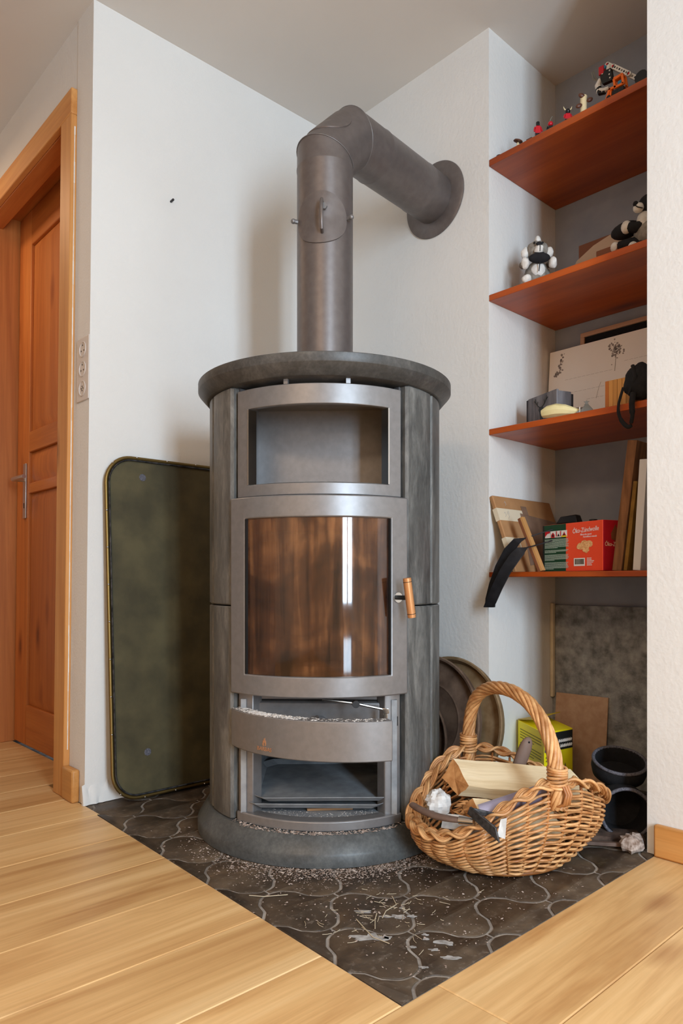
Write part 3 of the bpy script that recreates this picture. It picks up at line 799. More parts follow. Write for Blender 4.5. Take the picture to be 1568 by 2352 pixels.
# cleaning cover on the outer side of the elbow
mid = (c0 + Z*zt + e2)/2
ax = (hd_dir + Z).normalized(); out = (Z - hd_dir).normalized()
cov = []
for sft, r in ((0, PR+.0012), (.003, PR+.0034)):
    pass
def on_elbow(s, a, r): return mid + ax*s + out*(r*cos(a)) + hl*(r*sin(a))
rim = []
for rr, r in ((1.0, PR+.0010), (.985, PR+.0036), (.5, PR+.0036), (.02, PR+.0036)):
    rim.append([on_elbow(.066*rr*cos(2*pi*j/N_), 1.02*rr*sin(2*pi*j/N_), r) for j in range(N_)])
cv = build('cleaning_cover', M().loft([r[::-1] for r in rim], True, False, True), MT['pipe_metal'], fp_, world=True, smooth=40)
nm = M(); a = on_elbow(.028, .80, PR+.0036); b = on_elbow(.028, .80, PR+.016); nm.tube([a, b], .006, 8); nm.ball(b, .0085, 10, 8)
build('cap_nut', nm, MT['stove_metal'], cv, world=True)

# two oven trays lying in the lower compartment, and the scrap of board under them
R225 = WM[st]
def stw(x, y, z): return R225 @ Vector((x, y, z))
def oven_tray(name, dx, dy, z, tilt, yaw, label):
    T = R225 @ Matrix.Translation((.10+dx, dy, z)) @ Matrix.Rotation(yaw, 4, 'Z') @ Matrix.Rotation(tilt, 4, 'Y')
    a, b, ch, fl_ = .145, .158, .028, .014
    octo = lambda k, zz: [T @ Vector(p) for p in ((-a-k+ch,-b-k,zz),(a+k-ch,-b-k,zz),(a+k,-b-k+ch,zz),(a+k,b+k-ch,zz),(a+k-ch,b+k,zz),(-a-k+ch,b+k,zz),(-a-k,b+k-ch,zz),(-a-k,-b-k+ch,zz))]
    m = M().loft([octo(0,.0), octo(fl_,.012), octo(fl_,.0135), octo(0,.0025)])
    m.f = [f for f in m.f]
    o = build(name, m, MT['tray_steel'], None, 0, 20); tag(o, label, 'tray', 'oven trays in the stove'); return o
oven_tray('oven_tray', -.012, -.008, .1005, radians(-1.0), radians(1), 'grey metal oven tray, lower of the two in the stove base')
oven_tray('oven_tray', -.018, .004, .1235, radians(2.2), radians(3.5), 'grey metal oven tray, upper of the two in the stove base')
sb = M().obox((0,0,0),(1,0,0),(0,1,0),(0,0,1),.10,.055,.003).xf(R225 @ Matrix.Translation((.112,.012,.0935)) @ Matrix.Rotation(radians(8),4,'Z'))
tag(build('board_scrap', sb, MT['carton'], None, .001), 'flat scrap of pale wood under the oven trays', 'wood scrap')

# ------------------------------------------------------------------ loose ash and crumbs: nobody could count them
def crumbs(name, pts, mat, label, smin, smax, seed, cat='debris', flatk=.5):
    r = random.Random(seed); m = M()
    for x, y, z in pts:
        s = r.uniform(smin, smax)*r.choice((.6,.8,1,1.3)); a = r.uniform(0, 6.28); u = Vector((cos(a), sin(a), r.uniform(-.3,.3))).normalized()
        w = Vector((-sin(a), cos(a), r.uniform(-.3,.3))).normalized(); k = r.uniform(.35,.9); c = Vector((x,y,z+s*flatk*.4))
        h = Vector((0,0,s*flatk))
        b = [c+u*s, c+w*s*k, c-u*s*r.uniform(.6,1), c-w*s*k*r.uniform(.6,1)]
        m.add([c-h*.4]+b+[c+h*.6], [(0,2,1),(0,3,2),(0,4,3),(0,1,4),(5,1,2),(5,2,3),(5,3,4),(5,4,1)])
    o = build(name, m, mat, None, 0, 0); return tag(o, label, cat, kind='stuff')
rc = random.Random(21)
pts = []
for k in range(620):                                  # ledge of the plinth in front of the sill
    a = rc.gauss(0, 24)
    if abs(a) > 42: continue
    r = rc.uniform(.301, .313) if abs(a) < 36 else rc.uniform(.299,.308)
    pts.append(stw(r*cos(radians(a)), r*sin(radians(a)), .0665+(.313-r)*.3))
crumbs('ledge_crumbs', pts, MT['crumb'], 'pale wood crumbs on the plinth ledge of the stove', .0015, .0045, 1)
pts = []
for k in range(2600):                                 # on the tiles round the plinth
    a = rc.gauss(6, 30)
    r = .338 + abs(rc.gauss(0, .035)) + (rc.random() < .12)*rc.uniform(0,.22)
    if abs(a) > 80: continue
    p = stw(r*cos(radians(a)), r*sin(radians(a)), 0)
    if p.x < .80 or p.y < .74: continue
    pts.append(p)
for k in range(500):
    p = Vector((rc.uniform(.84,1.45), rc.uniform(.75,1.12), 0))
    if (Vector((p.x-SX,p.y-SY))).length < .345 or (p.x-.84)+(p.y-.74) < .05: continue
    pts.append(p)
crumbs('floor_crumbs', pts, MT['crumb'], 'pale wood crumbs strewn on the tiles round the stove', .0012, .0038, 2, flatk=.4)
pts = []
for k in range(1100):
    a = rc.uniform(-40, 37); a = a if rc.random() < .3 else rc.gauss(-20, 10)
    if not -41 < a < 38: continue
    p, d = on_flap(a, .3385, rc.uniform(.279, .309)); pts.append(R225 @ p)
crumbs('flap_ash', pts, MT['ash'], 'white ash flakes along the top of the open stove flap', .0015, .005, 3, 'ash', .35)
pts = []
for k in range(420):
    a = rc.uniform(-32, 32); r = rc.uniform(.225, .262)
    pts.append(stw(r*cos(radians(a)), r*sin(radians(a)), .0903))
crumbs('compartment_dust', pts, MT['ash'], 'white dust specks on the floor of the lower stove compartment', .0008, .0022, 4, 'ash', .35)
m = M(); rs = random.Random(31)
for k in range(60):
    x, y = rs.gauss(.99,.08), rs.gauss(.93,.07)
    if x < .84 or y < .75 or (Vector((x-SX,y-SY))).length < .35: continue
    a = rs.uniform(0,6.28); l = rs.uniform(.005,.022); b = rs.uniform(-.4,.4)
    p = [Vector((x+l*t*cos(a+b*t), y+l*t*sin(a+b*t), .0012+.0015*sin(pi*max(0,t)))) for t in (-.5,0,.5)]
    m.tube(p, .0005, 4)
for pth in (((1.05,.99),(1.03,.96),(.995,.955),(.97,.94)),((.93,.97),(.915,.93),(.905,.90),(.91,.865)),((.93,.92),(.955,.945),(.975,.96)),((.84,1.19),(.86,1.165),(.90,1.14))):
    m.tube([(x,y,.002) for x,y in pth], .0009, 5)
tag(build('straw_bits', m, MT['straw'], None, 0, 60), 'thin straw bits scattered on the hearth tiles', 'straw', kind='stuff')
# ------------------------------------------------------------------ green tray leaning on the wall behind the stove
tr = thing('folding_tray', 'large olive green tray with brass rim leaning on the wall left of the stove', 'tray', (1.20, 1.925, 0))
TW, TH, TR_ = .60, 1.005, .085
tilt = math.asin(.052/TH)
TM = Matrix.Translation((.885, 1.920, .007)) @ Matrix.Rotation(-tilt, 4, 'X')       # x along the wall, z up the tray
def rrect(w, h, r, ins, n=10):
    p = []
    for cx, cz, a0 in ((w-r, r, -90), (w-r, h-r, 0), (r, h-r, 90), (r, r, 180)):
        for k in range(n+1):
            a = radians(a0+90*k/n); p.append((cx+(r-ins)*cos(a), cz+(r-ins)*sin(a)))
    return p
def trp(p, y): return [TM @ Vector((x, y, z)) for x, z in p]
build('tray_panel', M().loft([trp(rrect(TW,TH,TR_,.009), .004), trp(rrect(TW,TH,TR_,.009), .010)][::-1]), MT['tray_green'], tr, 0, world=True)
rim_t = build('tray_rim', M().tube(trp(rrect(TW,TH,TR_,.005), .004), .0056, 8, True), MT['brass'], tr, 0, world=True, smooth=60)
build('rim_bead', M().tube(trp(rrect(TW,TH,TR_,.0125), -.0005), .0028, 6, True), MT['iron'], rim_t, 0, world=True, smooth=60)
pp = rrect(TW,TH,TR_,.003, 1); L_ = []
for k in range(1, 8): L_.append((.003, .09+k*.107))
for k in range(0, 5): L_.append((.10+k*.1, TH-.003)); L_.append((.10+k*.1, .003))
L_ += [(.025,.025),(.025,TH-.025)]
for x, z in L_:
    build('rivet', M().ball(TM @ Vector((x, -.0026, z)), .0027, 8, 6), MT['chrome'], rim_t, 0, world=True, smooth=80)
for x, z in ((.12,.945),(.115,.13)):
    build('panel_stud', M().lathe([(.011,0),(.010,.0012),(.002,.0016)], 16).xf(TM @ Matrix.Translation((x,.004,z)) @ Matrix.Rotation(radians(90),4,'X')), MT['mesh_cloth'], tr, 0, world=True)

# ------------------------------------------------------------------ three round trays leaning behind the stove
def round_tray(cx, cy, R, lean_, label, mat, depth=.020):
    o = thing('round_tray', label, 'tray', (cx, cy, 0), 0, 'round brown trays behind the stove')
    # local: axis facing -x, leaning back
    T = Matrix.Translation((cx, cy, .001)) @ Matrix.Rotation(lean_, 4, 'Y') @ Matrix.Translation((0, 0, R)) @ Matrix.Rotation(radians(-90), 4, 'Y')
    m = M().lathe([(R*.90,-.004),(R*.97,.0),(R,depth),(R*.985,depth+.004),(R*.955,depth+.003),(R*.90,.004),(R*.60,.003),(R*.57,.006),(R*.54,.003)], 64, True)
    o2 = build('tray_dish', m.xf(T), mat, o, 0, world=True, smooth=50)
    return o
round_tray(1.716, 1.398, .203, radians(9), 'round yellow-brown tray leaning on the wall, rearmost of three', MT['rust_dish2'])
round_tray(1.672, 1.448, .205, radians(9), 'large round dark brown tray behind the stove, middle of three', MT['rust_dish'])
round_tray(1.635, 1.485, .150, radians(9), 'smaller round brown tray behind the stove, frontmost of three', MT['rust_dish'], .012)

# ------------------------------------------------------------------ wicker basket
BC = Vector((1.401, .953, 0)); BU = Vector((.9335,-.3573,0)); BV = Vector((.3573,.9335,0))
bk = thing('wicker_basket', 'oval willow basket with arched handle full of firewood', 'basket', BC, 0)
BA, BB = .226, .168
def rim_z(th):
    c, s = cos(th), abs(sin(th))
    if c < 0: return .092 + (.215-.092)*s**3.4
    return .106 + (.215-.106)*s**1.7
def bpos(th, t, off=0.0):
    """wall of the basket: th round, t from the foot 0 to the rim 1"""
    k = 1-(1-t)**1.75
    bulge = .017*sin(pi*min(1, t*1.02))**.8*(1-.25*t)
    a = .136+(BA-.136)*k+bulge; b = .106+(BB-.106)*k+bulge*.7
    z = .004+(rim_z(th)-.010)*t
    n = Vector((cos(th)/a, sin(th)/b)).normalized()
    return BC + BU*(a*cos(th)+n.x*off) + BV*(b*sin(th)+n.y*off) + Vector((0,0,z))
NS, NR = 30, 25
PW = 4
rb = random.Random(8)
for k in range(NR):
    t = .035 + .90*k/(NR-1); pts = []
    rad = []
    for j in range(NS*PW):
        th = 2*pi*(j+.5)/(NS*PW)
        w = sin(pi*j/PW + (pi if k % 2 else 0) + pi/4*0)
        pts.append(bpos(th, t + .004*sin(3*th+k), .0060*w) + Vector((0,0,.0012*sin(pi*j/PW+1.2))))
        rad.append(.0030*(1+.08*sin(j*1.7+k*2.1)))
    build('weaver', M().tube(pts, rad, 6, True), MT['wicker'], bk, 0, world=True, smooth=70)
for j in range(NS):
    th = 2*pi*(j*PW+.5)/(NS*PW) + 2*pi/(NS*PW)*0
    build('stake', M().tube([bpos(th, t, 0) for t in (0,.15,.3,.45,.6,.75,.9,1.0)], .0030, 6), MT['wicker_dark'], bk, 0, world=True, smooth=70)
build('basket_base', M().prism([tuple((BC+BU*(.138*cos(2*pi*j/48))+BV*(.108*sin(2*pi*j/48)))[:2]) for j in range(48)], .0008, .008), MT['wicker_dark'], bk, .002, world=True)
ring_p = [bpos(2*pi*j/96, .0, .002)+Vector((0,0,.003)) for j in range(96)]
build('foot_ring', M().tube(ring_p, .0055, 6, True), MT['wicker_dark'], bk, 0, world=True, smooth=70)
# plaited rim: three strands of two rods each
NP = 384; CY = 10
for s in range(3):
    for q in (-1, 0, 1):
        pts = []
        for j in range(NP):
            th = 2*pi*j/NP; ph = CY*th + 2*pi*s/3
            p = bpos(th, 1.0, .004 + .0115*sin(ph)) + Vector((0,0,.009+.0062*sin(2*ph)))
            n = Vector((0,0,1))
            tdir = (bpos(th+.01, 1.0) - bpos(th-.01, 1.0)).normalized(); out_ = tdir.cross(n)
            slope = cos(ph)
            pts.append(p + (n*(.55*slope) + out_*.85).normalized()*(.0048*q))
        build('braid_strand', M().tube(pts, .0034, 6, True), MT['wicker'], bk, 0, world=True, smooth=70)
# arched handle of eight twisted rods
hpts = [(.172,.180),(.171,.215),(.170,.25),(.164,.293),(.146,.335),(.115,.365),(.07,.383),(.015,.389),(-.04,.383),(-.095,.362),(-.137,.325),(-.163,.28),(-.173,.235),(-.176,.20),(-.177,.165)]
def catmull(P, n):
    out = []
    for i in range(len(P)-1):
        p0, p1, p2, p3 = P[max(0,i-1)], P[i], P[i+1], P[min(len(P)-1,i+2)]
        for k in range(n):
            t = k/n
            out.append(tuple(.5*((2*b)+(-a+c)*t+(2*a-5*b+4*c-d)*t*t+(-a+3*b-3*c+d)*t**3) for a, b, c, d in zip(p0,p1,p2,p3)))
    return out+[P[-1]]
hc = catmull(hpts, 6)
hc3 = [BC + BV*x + Vector((0,0,z)) for x, z in hc]
for s in range(9):
    pts = []
    for i, p in enumerate(hc3):
        t = (hc3[min(i+1,len(hc3)-1)]-hc3[max(i-1,0)]).normalized()
        a = BU; b = t.cross(a).normalized()
        ph = 2*pi*s/9 + 2*pi*3.1*i/len(hc3)
        pts.append(p + a*(.0112*cos(ph)) + b*(.0112*sin(ph)))
    build('handle_rod', M().tube(pts, .0050, 6), MT['wicker'], bk, 0, world=True, smooth=70)
for sg in (1, -1):
    for k in range(7):
        z = .212+k*.0062; x = .1715 if sg > 0 else -.1755
        c = BC + BV*x + Vector((0,0,z))
        build('handle_wrap', M().tube([c + BU*(.0195*cos(2*pi*j/24)) + BV*(.0180*sin(2*pi*j/24)) + Vector((0,0,.002*sin(2*pi*j/24+k))) for j in range(24)], .0034, 6, True), MT['wicker'], bk, 0, world=True, smooth=70)
    x = .172 if sg > 0 else -.176
    for q in (-.006, 0, .006):
        lp_ = [BC+BU*(.006+q)+BV*(x+sg*.017)+Vector((0,0,.216)), BC+BU*(.008+q)+BV*(x+sg*.026)+Vector((0,0,.200)), BC+BU*(.004+q)+BV*(x+sg*.024)+Vector((0,0,.180)), BC+BU*(-.002+q)+BV*(x+sg*.010)+Vector((0,0,.172))]
        build('lashing', M().tube(lp_, .0034, 6), MT['wicker_dark'], bk, 0, world=True, smooth=70)

# ------------------------------------------------------------------ what is in the basket
def split_log(label, face, vec, mat_face, group='split logs in the basket', ends=6, seed=1, bark=False):
    """face: end polygon of world points; vec: length vector"""
    r = random.Random(seed); o = thing('split_log', label, 'log', face[0], atan2(vec.y, vec.x), group)
    n = len(face); rings = []
    for k in range(ends+1):
        t = k/ends
        rings.append([p + vec*t + Vector((r.uniform(-1,1), r.uniform(-1,1), r.uniform(-1,1)))*.0016 for p in face])
    m = M(); m.loft(rings, True, False, False)
    build('split_face', m, mat_face, o, 0, world=True, smooth=20)
    def cap(ring, flip, push):
        c = sum(ring, Vector())/n + push
        e = M().add(ring+[c], [((i+1)%n, i, n) if not flip else (i, (i+1)%n, n) for i in range(n)])
        build('log_end', e, MT['log_end'], o, 0, world=True, smooth=0)
    cap(rings[0], False, -vec.normalized()*.001); cap(rings[-1], True, vec.normalized()*.001)
    return o
def subdiv(poly, k=3, jit=.0025, seed=1):
    r = random.Random(seed); out = []
    for i in range(len(poly)):
        a, b = poly[i], poly[(i+1)%len(poly)]
        for j in range(k): out.append(a+(b-a)*(j/k) + (Vector((0,r.uniform(-jit,jit),r.uniform(-jit,jit))) if j else Vector()))
    return out
LV = D(.275,.0,-.026)-D(0,0,0)
f1 = subdiv([D(.262,1.665,.2255), D(.2328,1.645,.186), D(.264,1.605,.1555), D(.2835,1.582,.184)], 3, .002, 2)
split_log('big pale split log, topmost in the willow basket', f1, LV, MT['log_face'], seed=3)
f2 = subdiv([D(.289,1.572,.1615), D(.270,1.585,.136), D(.285,1.535,.098), D(.305,1.515,.118)], 3, .003, 5)
split_log('pale split log lying under the big one in the basket', f2, D(.19,.05,-.040)-D(0,0,0), MT['log_face'], seed=4)
f3 = subdiv([D(.30,1.690,.122), D(.30,1.680,.066), D(.30,1.640,.034), D(.30,1.622,.074), D(.30,1.640,.122)], 2, .003, 6)
split_log('split log deepest in the basket in the shade', f3, D(.17,.015,-.022)-D(0,0,0), MT['log_face'], seed=5)
# splinters on the broken end
m = M(); r = random.Random(4)
for k in range(12):
    p = D(.268+r.uniform(-.006,.014), 1.575+r.uniform(-.02,.02), .140+r.uniform(-.02,.016)); q = p + D(-r.uniform(.006,.022), r.uniform(-.006,.006), r.uniform(-.008,.010))
    m.tube([p, (p+q)/2, q], [.0028,.002,.0004], 5)
o = build('splinter_tuft', m, MT['log_end'], None, 0, 60); tag(o, 'torn wood splinters on the end of the lower log', 'splinters', kind='stuff')
# crumpled newspaper
def crumple(name, c, R, label, seed, sc=(1,1,1), mat='paper'):
    m = M().ball((0,0,0), R, 18, 12, sc)
    out = []
    for v in m.v:
        p = Vector(v); q = p.normalized()
        f = 1 + .30*noise.noise(q*2.1+Vector((seed,0,0))) + .16*abs(noise.noise(q*4.5+Vector((0,seed,0)))) 
        out.append(tuple(Vector(c)+p*f))
    m.v = out
    return tag(build(name, m, MT[mat], None, 0, 12), label, 'paper')
crumple('newspaper_ball', D(.214,1.575,.148), .027, 'crumpled white newspaper ball at the left end of the basket', 3, (1,1,1.05))
def ribbon(pts_a, pts_b, th=.0012):
    """thin solid sheet between two edge lines"""
    m = M(); n = len(pts_a)
    up = Vector((0,0,th))
    rings = []
    for a, b in zip(pts_a, pts_b):
        nrm = Vector((0,0,1)); rings.append([Vector(a), Vector(b), Vector(b)+nrm*th, Vector(a)+nrm*th])
    return m.loft(rings)
def sheet(A, B, th, n):
    return ribbon(A, B, th)
na = [D(.215,1.535,.108), D(.245,1.505,.113), D(.275,1.482,.109), D(.305,1.468,.114), D(.325,1.462,.120)]
nb = [D(.225,1.565,.126), D(.255,1.545,.130), D(.285,1.53,.127), D(.312,1.515,.131), D(.335,1.505,.134)]
npp = tag(build('newspaper_sheet', ribbon(na, nb, .003), MT['paper'], None, 0, 15), 'folded newspaper along the front rim of the basket', 'paper')
npm = M()
for k in range(9):
    t = .15+k*.085
    i = min(3, int(t*4)); f = t*4-i
    a = na[i]+(na[i+1]-na[i])*f; b = nb[i]+(nb[i+1]-nb[i])*f
    for u in (.15,.3,.45,.6):
        npm.obox(a+(b-a)*u+Vector((0,0,.0034)), (b-a).normalized(), (na[i+1]-na[i]).normalized(), Vector((0,0,1)), .0045, .0012, .0004)
# mauve rolled magazine
ma, mb = [], []
for k in range(9):
    a = -.5+k*.25
    off = D(0, -.024*cos(a*1.2), .020*sin(a*1.2))-D(0,0,0)
    ma.append(D(.290,1.512,.143)+off); mb.append(D(.440,1.530,.186)+off)
rings = []
for a, b in zip(ma, mb):
    rings.append((a, b))
m = M()
inn = D(0,.0022,0)-D(0,0,0)
m.loft([[a, b, b+inn, a+inn] for a, b in rings])
tag(build('magazine', m, MT['magazine'], None, 0, 40), 'mauve curved magazine tucked inside the near rim of the basket', 'magazine')
# hatchet: curved wooden handle, ferrule, bent iron head over the rim
hx = thing('hand_tool', 'old iron hand tool with grey wooden handle lying over the basket rim', 'tool', D(.25,1.48,.14))
hnd = catmull([tuple(D(.156,1.575,.146)), tuple(D(.172,1.548,.143)), tuple(D(.198,1.515,.141)), tuple(D(.225,1.492,.142)), tuple(D(.247,1.478,.1435))], 5)
build('tool_handle', M().tube(hnd, [.0085+.0025*sin(pi*i/(len(hnd)-1)) for i in range(len(hnd))], 10, squash=.62), MT['handle_wood'], hx, 0, world=True, smooth=60)
build('ferrule', M().tube([D(.245,1.479,.1435), D(.272,1.462,.146)], [.0088,.0075], 12), MT['chrome'], hx, 0, world=True)
p1, p2, p3 = D(.262,1.462,.170), D(.309,1.408,.137), D(.325,1.472,.155)
ax1 = (p2-p1).normalized(); nz = Vector((0,0,1)); side = ax1.cross(nz).normalized(); upv = side.cross(ax1)
bl = M().loft([[p1+upv*.009+side*.003, p1-upv*.009+side*.003, p1-upv*.009-side*.003, p1+upv*.009-side*.003],
               [p2+upv*.012-ax1*.010+side*.0025, p2-upv*.010+ax1*.010+side*.0025, p2-upv*.010+ax1*.010-side*.0025, p2+upv*.012-ax1*.010-side*.0025]])
build('tool_blade', bl, MT['iron'], hx, .0015, world=True)
ax2 = (p3-p1).normalized(); side2 = ax2.cross(nz).normalized(); up2 = side2.cross(ax2)
b2 = M().loft([[p1+up2*.006+side2*.0025, p1-up2*.006+side2*.0025, p1-up2*.006-side2*.0025, p1+up2*.006-side2*.0025],
               [p3+up2*.004+side2*.002, p3-up2*.007+side2*.002, p3-up2*.007-side2*.002, p3+up2*.004-side2*.002]])
build('tool_prong', b2, MT['iron'], hx, .0015, world=True)
sc_ = M().loft([[D(.322,1.440,.158), D(.333,1.436,.162), D(.334,1.4375,.162), D(.323,1.4415,.158)], [D(.312,1.428,.128), D(.327,1.424,.124), D(.328,1.4255,.124), D(.313,1.4295,.128)]])
tag(build('paper_scrap', sc_, MT['paper'], None, 0, 20), 'torn white paper scrap beside the iron tool blade', 'paper')
# flat wooden tool handle standing up at the back of the basket
hb_, ht_ = D(.412,1.72,.150), D(.455,1.725,.262)
ax = (ht_-hb_).normalized(); L0 = (ht_-hb_).length
rr = [.010,.0125,.0155,.0165,.0155,.012,.006,.001]
tt = [-.75,0,.35,.6,.8,.92,.985,1.0]
T = Vector((.736,-.677,0)); T = (T-ax*T.dot(ax)).normalized(); Nn = ax.cross(T)
rg_ = [[hb_+ax*(L0*t) + T*(r_*cos(2*pi*j/14)) + Nn*(r_*.55*sin(2*pi*j/14)) for j in range(14)] for t, r_ in zip(tt, rr)]
hk = thing('brush_handle', 'flat grey brown wooden handle standing up behind the logs', 'handle', hb_)
build('wooden_grip', M().loft(rg_), MT['handle_wood'], hk, 0, world=True, smooth=60)
build('hang_hole', M().ball(hb_+ax*(L0*.9)-D(0,.0058,0)+D(.002,0,0), .0028, 8, 6), MT['dark_hole'], hk, 0, world=True)

# ------------------------------------------------------------------ yellow carton, card, fabric tubs and bark in the alcove foot
yb = thing('firelighter_box', 'yellow printed carton standing behind the willow basket', 'box', (1.90, 1.17, 0), 0)
e0 = Vector((1.815,1.112,0)); el_ = Vector((.117,.168,0)); er_ = Vector((.126,-.018,0)); YH = .203
el_ = el_.normalized()*.198; er_ = er_.normalized()*.128
zz = Vector((0,0,1))
# open top: four walls with a dark inside
pl = [e0, e0+er_, e0+er_+el_, e0+el_]
build('carton_body', M().hexa(pl+[p+zz*(YH if k != 9 else YH) for k, p in enumerate(pl)]), MT['yellow'], yb, .0015, world=True)
flp = M().hexa([e0+el_+zz*(YH+.001), e0+el_+er_+zz*(YH+.001), e0+el_*.45+er_*1.03+zz*(YH+.030), e0+el_*.45+zz*(YH+.020), e0+el_+zz*(YH+.003), e0+el_+er_+zz*(YH+.003), e0+el_*.45+er_*1.03+zz*(YH+.032), e0+el_*.45+zz*(YH+.022)])
build('carton_flap', flp, MT['yellow_dark'], yb, 0, world=True)
def on_face(o, ax, ay, m, off=.0006):
    return m.xf(frame_mat(Vector(o)+Vector(ax).cross(Vector(ay)).normalized()*off, ax, ay))
def rect(m, x0, y0, x1, y1, h=.0004): return m.box(x0, y0, 0, x1, y1, h)
er0 = e0+zz*0
# right (shaded) face: frame origin at near lower corner, x along er_
build('black_band', on_face(er0, er_, zz, rect(rect(M(), .002, .146, .126, .199), .0, .2, .0, .2)), MT['black_print'], yb, 0, world=True)
build('blue_patch', on_face(er0, er_, zz, rect(M(), .001, .146, .026, .186), .0012), MT['blue_print'], yb, 0, world=True)
build('white_patch', on_face(er0, er_, zz, rect(M(), .014, .152, .024, .180), .0018), MT['white_print'], yb, 0, world=True)
sq = M(); r = random.Random(6)
for row, (y, x0, x1) in enumerate(((.172,.062,.118),(.157,.070,.120))):
    x = x0
    while x < x1:
        w = r.uniform(.004,.008); pth = [(x, y-.004, .0006),(x+w*.3, y+.005, .0006),(x+w*.6, y-.004, .0006),(x+w, y+.003, .0006)]
        sq.tube(pth, .0012, 4); x += w+.0015
build('scribbled_lettering', on_face(er0, er_, zz, sq, .0010), MT['white_print'], yb, 0, world=True)
tl_ = M()
for g0 in (.128,.092,.060):
    for k in range(2):
        x = .006
        while x < .040:
            w = r.uniform(.003,.007); rect(tl_, x, g0-k*.010, x+w, g0-k*.010+.0045); x += w+.0015
build('text_lines', on_face(er0, er_, zz, tl_), MT['olive_print'], yb, 0, world=True)
build('flame_picture', on_face(er0, er_, zz, M().prism([(.078,.02),(.100,.02),(.106,.05),(.100,.085),(.093,.105),(.085,.085),(.076,.05)], 0, .0004)), MT['rust_dish2'], yb, 0, world=True)
# left (lit) face: seen from outside its x axis runs back to front
lo = e0+el_
tl_ = M()
for k in range(17):
    x = .020
    y = .178-k*.0085
    if k % 5 == 4: continue
    while x < (.178 if k % 5 < 3 else .12):
        w = r.uniform(.004,.010); rect(tl_, x, y, min(x+w,.180), y+.0028); x += w+.0016
build('text_lines', on_face(lo, -el_, zz, tl_), MT['olive_print'], yb, 0, world=True)
build('barcode_patch', on_face(lo, -el_, zz, rect(M(), .128, .030, .165, .066), .0009), MT['white_print'], yb, 0, world=True)
bcm = M(); x = .131
while x < .161: w = r.uniform(.0008,.002); rect(bcm, x, .036, x+w, .060); x += w+r.uniform(.0008,.0016)
build('barcode_lines', on_face(lo, -el_, zz, bcm, .0014), MT['black_print'], yb, 0, world=True)

cd = M().hexa([(2.118,1.085,0),(2.122,1.085,0),(2.122,1.268,0),(2.118,1.268,0),(2.1435,1.085,.271),(2.1475,1.085,.271),(2.1475,1.268,.268),(2.1435,1.268,.268)])
tag(build('card_panel', cd, MT['board_pink'], None, .001), 'tan board leaning against the concrete at the back of the alcove', 'board')

def tub(name, label, axis_pt, direction, R, length, squash=1.0, wall=.006):
    o = thing(name, label, 'fabric tub', axis_pt, 0)
    d = Vector(direction).normalized(); x = d.cross(Vector((0,0,1))).normalized(); y = x.cross(d)
    c = Vector(axis_pt)
    def rg(t, r, n=36): return [c + d*t + x*(r*cos(2*pi*j/n)) + y*(r*squash*sin(2*pi*j/n)) for j in range(n)]
    out_ = M().loft([rg(0, R-wall), rg(-.002, R-wall*.4), rg(.002, R), rg(length*.5, R*1.03), rg(length*.92, R*.96), rg(length, R*.82), rg(length+.004, R*.3)], True, False, True)
    build('outer_shell', out_, MT['grey_cloth'], o, 0, world=True, smooth=60)
    inn_ = M().loft([rg(length-.006, R*.75), rg(length*.9, R-wall*1.5), rg(.01, R-wall*1.4), rg(0, R-wall)], True, True, False)
    build('black_lining', inn_, MT['black_cloth'], o, 0, world=True, smooth=60)
    build('binding', M().tube(rg(.001, R-wall*.3, 40), .0045, 8, True), MT['mesh_cloth'], o, 0, world=True, smooth=60)
    return o
tub('fabric_tub', 'black fabric tub lying with its round mouth to the room beside the pier', D(.703,1.755,.0665), D(.12,1,-.02), .062, .085)
tub('fabric_tub', 'black fabric tub with its oval mouth up, on top of the other', D(.7215,1.845,.176), D(.02,.33,-1), .067, .045, 1.0)
# bark and slab
def chunk(name, c, s, label, mat, seed, cat='bark', nu=14, nv=9):
    m = M().ball((0,0,0), 1, nu, nv); out = []
    for v in m.v:
        p = Vector(v); f = 1+.35*noise.noise(p*1.8+Vector((seed,seed,0)))+.22*noise.noise(p*4.4+Vector((0,seed,3)))
        q = Vector((p.x*s[0], p.y*s[1], p.z*s[2]))*f
        w = Vector(c)+q; out.append((w.x, w.y, max(w.z, .0006)))
    m.v = out
    return tag(build(name, m, MT[mat], None, 0, 20), label, cat)
chunk('bark_chunk', D(.690,1.690,.016), (.030,.026,.024), 'rough pinkish chunk of bark at the foot of the pier', 'crumb', 2)
sl = M().hexa([D(.545,1.74,.002), D(.735,1.715,.002), D(.745,1.775,.002), D(.565,1.80,.002), D(.545,1.742,.020), D(.735,1.72,.016), D(.745,1.77,.022), D(.565,1.795,.026)])
tag(build('bark_slab', sl, MT['bark'], None, .003), 'flat dark slab of bark under the fabric tubs', 'bark')
tag(build('wood_strip', M().obox(D(.625,1.712,.009), D(1,-.18,0)-D(0,0,0), D(.18,1,0)-D(0,0,0), (0,0,1), .075, .006, .004), MT['handle_wood'], None, .001), 'thin pale strip of wood before the bark slab', 'wood scrap')
# ------------------------------------------------------------------ alcove shelves
SH = [('varnished pine board, topmost of the four alcove shelves', 1.918, .020), ('varnished pine board, second alcove shelf from the top', 1.508, .019),
      ('varnished pine board, third alcove shelf from the top', 1.101, .018), ('varnished pine board, lowest of the four alcove shelves', .6675, .015)]
for lb, zt_, th_ in SH:
    tag(build('alcove_shelf', M().box(1.790, .7482, zt_-th_, 2.1675, 1.2855, zt_), MT['shelf_wood'], None, .0015), lb, 'shelf', 'pine alcove shelves')
S1, S2, S3, S4 = 1.9185, 1.5085, 1.1015, .668

